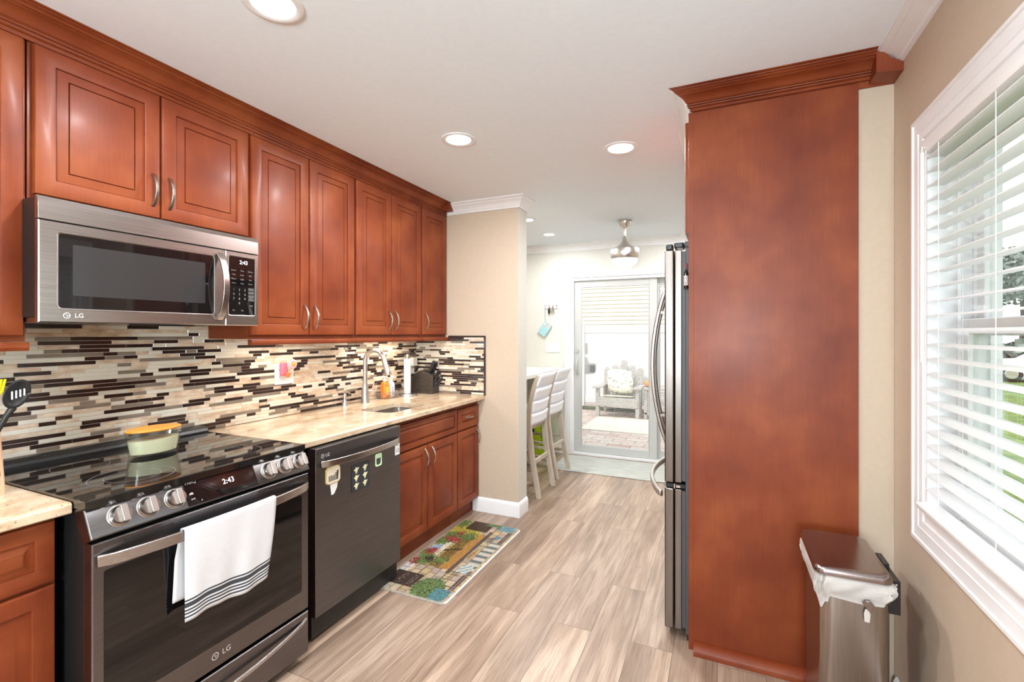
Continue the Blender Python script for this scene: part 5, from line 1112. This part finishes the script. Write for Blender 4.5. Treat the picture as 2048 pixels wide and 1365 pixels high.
obj('ground_patio', MB().box(-7, 2.2, BACK + 0.125, 12.0, -0.10, -0.02), pavers(), smooth=0, **ST)
fe = thing('vinyl_fence', (-2, 8.74, -0.02), 'white vinyl privacy fence across the far side of the patio', 'fence')
for k in range(4):
    x0 = -6.6 + 2.42 * k - 0.62; x1 = x0 + 2.30
    p = obj('panel', MB().box(x0, x1, 8.735, 8.765, 0.20, 1.50), M['vinyl'], fe, smooth=0)
    obj('rail', MB().box(x0, x1, 8.715, 8.785, 1.42, 1.56), M['vinyl'], p, smooth=0, bev=0.005); obj('rail', MB().box(x0, x1, 8.715, 8.785, 0.10, 0.24), M['vinyl'], p, smooth=0, bev=0.005)
    q = obj('post', MB().box(x1, x1 + 0.12, 8.69, 8.81, -0.02, 1.58), M['vinyl'], fe, smooth=0)
    obj('post_cap', MB().loops([[(x1 + a, 8.69 + b_, z) for a, b_ in ((-0.01 + e, -0.01 + e), (0.13 - e, -0.01 + e), (0.13 - e, 0.13 - e), (-0.01 + e, 0.13 - e))] for e, z in ((0, 1.58), (0, 1.61), (0.05, 1.65))]), M['vinyl'], q, smooth=0)
tag(obj('planting_strip', MB().box(-7, 1.5, 8.60, 8.69, -0.02, 0.035), noisy('dark_soil_strip', (0.06, 0.07, 0.04), (0.12, 0.13, 0.08), 20, 0.95), smooth=0), 'dark planted strip along the foot of the white fence', 'planting')
nh = thing('neighbour_house', (-2.5, 12.5, -0.02), 'pale lap-sided house wall rising behind the white fence', 'house')
m = MB(); z = -0.02
while z < 4.6: m.prism([(12.42, z), (12.385, z), (12.419, z + 0.105), (12.42, z + 0.105)], -8, 1.6, 'x'); z += 0.105
obj('siding', m, M['siding'], nh, smooth=0); obj('wall', MB().box(-8, 1.6, 12.42, 12.6, -0.02, 4.6), M['siding'], nh, smooth=0)
# slatted garden chair
ac = thing('garden_chair', (-1.60, 8.2, -0.02), 'weathered wooden slat-back garden chair against the white fence', 'chair')
AX, AZ = -1.615, -0.02; hw_ = 0.335; FY_ = 7.97
for s in (-1, 1):
    obj('leg', MB().box(AX + s * hw_ - 0.03, AX + s * hw_ + 0.03, FY_, FY_ + 0.09, AZ, 0.47), M['oldwood'], ac, smooth=0, bev=0.005)
for s in (-1, 1):
    obj('leg', MB().strap([(AX + s * (hw_ - 0.02), 8.50, AZ), (AX + s * (hw_ - 0.02), 8.44, 0.33), (AX + s * (hw_ - 0.02), 8.46, 0.50)], (1, 0, 0), 0.04, 0.07), M['oldwood'], ac, smooth=0, bev=0.004)
for s in (-1, 1): obj('arm', MB().prism([(AX + s * hw_ - 0.075, FY_ - 0.07), (AX + s * hw_ + 0.075, FY_ - 0.07), (AX + s * hw_ + 0.06, 8.55), (AX + s * hw_ - 0.04, 8.55)], 0.47, 0.50), M['oldwood'], ac, smooth=0, bev=0.008)
for k in range(5):
    y, z = FY_ - 0.01 + 0.105 * k, 0.315 - 0.022 * k
    obj('seat_slat', MB().box(AX - hw_ + 0.03, AX + hw_ - 0.03, y, y + 0.092, z - 0.026, z), M['oldwood'], ac, smooth=0, bev=0.004)
obj('front_apron', MB().box(AX - hw_ - 0.01, AX + hw_ + 0.01, FY_ - 0.025, FY_ - 0.001, 0.17, 0.295), M['oldwood'], ac, smooth=0, bev=0.004)
obj('stretcher', MB().box(AX - hw_, AX + hw_, 8.40, 8.43, 0.10, 0.16), M['oldwood'], ac, smooth=0)
for k, top_ in enumerate((0.79, 0.83, 0.92, 0.83, 0.79)):
    xc = AX + (k - 2) * 0.132; xt = AX + (k - 2) * 0.150; wdt = 0.058
    def bk_(a, b): f_ = (b - 0.20) / 0.7; return (xc + (xt - xc) * f_ + a, 8.41 + 0.20 * f_, b)
    P = [(-wdt, 0.20), (wdt, 0.20), (wdt * 1.05, top_ - wdt)] + [(wdt * 1.05 * math.cos(t), top_ - wdt + wdt * math.sin(t)) for t in [PI * j / 8 for j in range(1, 8)]] + [(-wdt * 1.05, top_ - wdt)]
    L = [[Vector(bk_(a, b)) + Vector((0, d, 0)) for a, b in P] for d in (0, 0.022)]
    obj('back_slat', MB().loops(L), M['oldwood'], ac, smooth=0, bev=0.004)
def pil(u, v):
    a, b = 2 * u - 1, 2 * v - 1; pinch = 1 - 0.10 * (abs(a) * abs(b)); t = 0.070 * (max(0, 1 - a ** 4) * max(0, 1 - b ** 4)) ** 0.5
    return a * 0.235 * pinch, b * 0.212 * pinch, t
def pil_w(a, b, t, s): x = a * 0.98 - b * 0.10; z = b * 0.97 + a * -0.06; return (AX - 0.02 + x, 8.28 + (z + 0.23) * 0.30 - s * t, 0.565 + z)
m = MB()
for s in (1, -1): m.grid(14, 14, lambda u, v, s=s: pil_w(*pil(u, v), s))
pl = tag(obj('pillow', m, noisy('printed_cushion', (0.30, 0.31, 0.24), (0.74, 0.71, 0.60), 22, 0.9, a=0.34, z=0.46), smooth=80), 'cream patterned square pillow leaning in the garden chair', 'pillow')
tag(obj('seat_cushion', MB().loops([[(p[0], p[1], z - 0.12 * (p[1] - 7.98)) for p in rrect(AX - 0.25 + e, AX + 0.25 - e, 7.99 + e, 8.40 - e, 0.05)] for e, z in ((0.02, 0.333), (0, 0.337), (0, 0.348), (0.02, 0.354))]), plain('cream_cushion', (0.72, 0.66, 0.50), 0.9), smooth=60), 'flat cream seat cushion on the garden chair', 'cushion')
# table and lantern beside it
sd_ = thing('garden_side_table', (-0.97, 8.25, -0.02), 'pale slatted garden side table right of the garden chair', 'table')
obj('top', MB().box(-1.19, -0.72, 8.02, 8.48, 0.465, 0.50), M['oldwood'], sd_, smooth=0, bev=0.004)
m = MB()
for z in [0.06 + 0.035 * k for k in range(11)]: m.box(-1.16, -0.78, 8.05, 8.06, z, z + 0.022)
obj('slats', m, M['oldwood'], sd_, smooth=0)
for x in (-1.18, -0.78):
    for y in (8.04, 8.40): obj('leg', MB().box(x, x + 0.05, y, y + 0.05, -0.02, 0.465), M['oldwood'], sd_, smooth=0)
obj('shelf', MB().box(-1.17, -0.74, 8.04, 8.45, 0.06, 0.09), M['oldwood'], sd_, smooth=0)
tag(obj('orange_pumpkin', MB().lathe([(0.03, 0), (0.085, 0.02), (0.10, 0.06), (0.08, 0.105), (0.02, 0.115), (0, 0.105)], (-1.10, 8.2, 0.5005), 18), M['orange'], smooth=60), 'small orange round ornament on the garden side table', 'ornament')
tag(obj('patio_rug', MB().box(-1.93, -0.4, 6.80, 7.93, -0.0195, -0.010), noisy('cream_outdoor_rug', (0.66, 0.61, 0.50), (0.74, 0.70, 0.58), 16, 0.95), smooth=0), 'cream outdoor rug on the pavers in front of the garden chair', 'rug')

# ---------------------------------------------------------------- outside the kitchen window
obj('ground_lawn', MB().box(0.95, 70, -30, 90, -0.95, -0.6), noisy('lawn_grass', (0.10, 0.17, 0.035), (0.23, 0.31, 0.08), 3.0, 0.95, detail=8), smooth=0, **ST)
obj('ground_road', MB().prism([(5.5, 30), (70, 14), (70, 19), (5.5, 35)], -0.599, -0.585), noisy('asphalt', (0.28, 0.28, 0.28), (0.36, 0.36, 0.36), 6, 0.9), smooth=0, **ST)
# parked car, side-on to the window
cg = -0.599; CX, CYc = 12.5, 26.4
cr_ = thing('car', (CX, CYc, cg), 'white car parked across the lawn outside the kitchen window', 'car')
dirv = Vector((0.93, -0.37, 0)).normalized(); nrm = Vector((dirv.y, -dirv.x, 0))
def CT_(a, b, h): p = Vector((CX, CYc, cg)) + dirv * a + nrm * b; return (p.x, p.y, p.z + h)
side = [(-2.2, 0.35), (-2.25, 0.62), (-2.1, 0.85), (-1.2, 0.95), (-0.6, 1.40), (0.7, 1.44), (1.5, 1.0), (2.1, 0.88), (2.2, 0.5), (2.1, 0.28), (-2.1, 0.28)]
L = [[CT_(a, b * (0.80 if h > 1.0 else 1.0), h) for a, h in side] for b in (-0.86, 0.86)]
obj('body', MB().loops(L), plain('white_car_paint', (0.80, 0.80, 0.80), 0.2, coat=0.5), cr_, smooth=20, bev=0.05)
for s in (-1, 1): obj('side_window', MB().loops([[CT_(a, s * b, h) for a, h in ((-1.0, 0.97), (-0.55, 1.34), (0.62, 1.37), (1.25, 1.0))] for b in (0.80, 0.83)]), M['blackg'], cr_, smooth=0)
for a in (-1.35, 1.35):
    for s in (-1, 1):
        q = MB(CT_); c_ = []
        for r_, bb in ((0.33, 0.70), (0.33, 0.88), (0.22, 0.885)): c_.append([(a + r_ * math.cos(t), s * bb, 0.33 + r_ * math.sin(t)) for t in [2 * PI * j / 20 for j in range(20)]])
        w2 = obj('wheel', q.loops(c_), M['black'], cr_, smooth=40)
        obj('hubcap', MB(CT_).loops([[(a + r_ * math.cos(t), s * bb, 0.33 + r_ * math.sin(t)) for t in [2 * PI * j / 10 for j in range(10)]] for r_, bb in ((0.21, 0.886), (0.19, 0.90))]), M['nickel'], w2, smooth=0)
def tree(x, y, h, r_, seed, label, trunk=True):
    t = thing('tree', (x, y, -0.6), label, 'tree', 'trees beyond the lawn'); rr = random.Random(seed)
    m = MB()
    for k in range(5000):
        a, el, q = rr.uniform(0, 2 * PI), rr.uniform(-0.5, 1.2), rr.uniform(0.3, 1) ** 0.5
        c = Vector((x + r_ * q * math.cos(a) * math.cos(el), y + r_ * q * math.sin(a) * math.cos(el), h * 0.62 + h * 0.38 * q * math.sin(el))); s = rr.uniform(0.05, 0.14) * r_ / 3
        d1 = Vector((rr.uniform(-1, 1), rr.uniform(-1, 1), rr.uniform(-1, 1))).normalized() * s; d2 = d1.cross(Vector((rr.uniform(-1, 1), rr.uniform(-1, 1), rr.uniform(-1, 1)))).normalized() * s
        m.f([m.v(c - d1 - d2), m.v(c + d1 - d2), m.v(c + d1 * 1.1 + d2), m.v(c - d1 * 0.7 + d2)])
    obj('crown', m, M['leaf'], t, smooth=0, fix=False)
    obj('trunk', MB().tube([(x, y, -0.6), (x + 0.1, y, h * 0.3), (x, y + 0.1, h * 0.62), (x, y, h * 0.8)], [0.28, 0.22, 0.15, 0.05], 8), M['bark'], t)
M['leaf'] = noisy('tree_leaves', (0.16, 0.20, 0.17), (0.30, 0.34, 0.29), 1.5, 0.8); M['bark'] = noisy('tree_bark', (0.10, 0.08, 0.06), (0.2, 0.16, 0.13), 5, 0.9)
tree(12, 44, 9.5, 3.6, 1, 'tall leafy tree furthest left beyond the lawn'); tree(21.5, 42, 8, 3.4, 2, 'leafy tree right behind the white car'); tree(25, 58, 9.5, 4.6, 3, 'far leafy tree between the two nearer ones')
tree(29, 34, 9, 3.8, 5, 'leafy tree at the right of the window view')
hg = MB(); r9 = random.Random(9)
for k in range(1500):
    t = r9.random(); c = Vector((10 + 28 * t + r9.uniform(-.5, .5), 40 - 12 * t + r9.uniform(-.7, .7), -0.6 + 1.5 * r9.random())); d1 = Vector((r9.uniform(-1, 1), r9.uniform(-1, 1), r9.uniform(-1, 1))).normalized() * 0.28; d2 = d1.cross(Vector((r9.uniform(-1, 1), r9.uniform(-1, 1), 1))).normalized() * 0.25
    hg.f([hg.v(c - d1 - d2), hg.v(c + d1 - d2), hg.v(c + d1 + d2), hg.v(c - d1 + d2)])
tag(obj('hedge', hg, M['leaf'], smooth=0, fix=False), 'long green hedge behind the parked white car', 'hedge', kind='stuff')
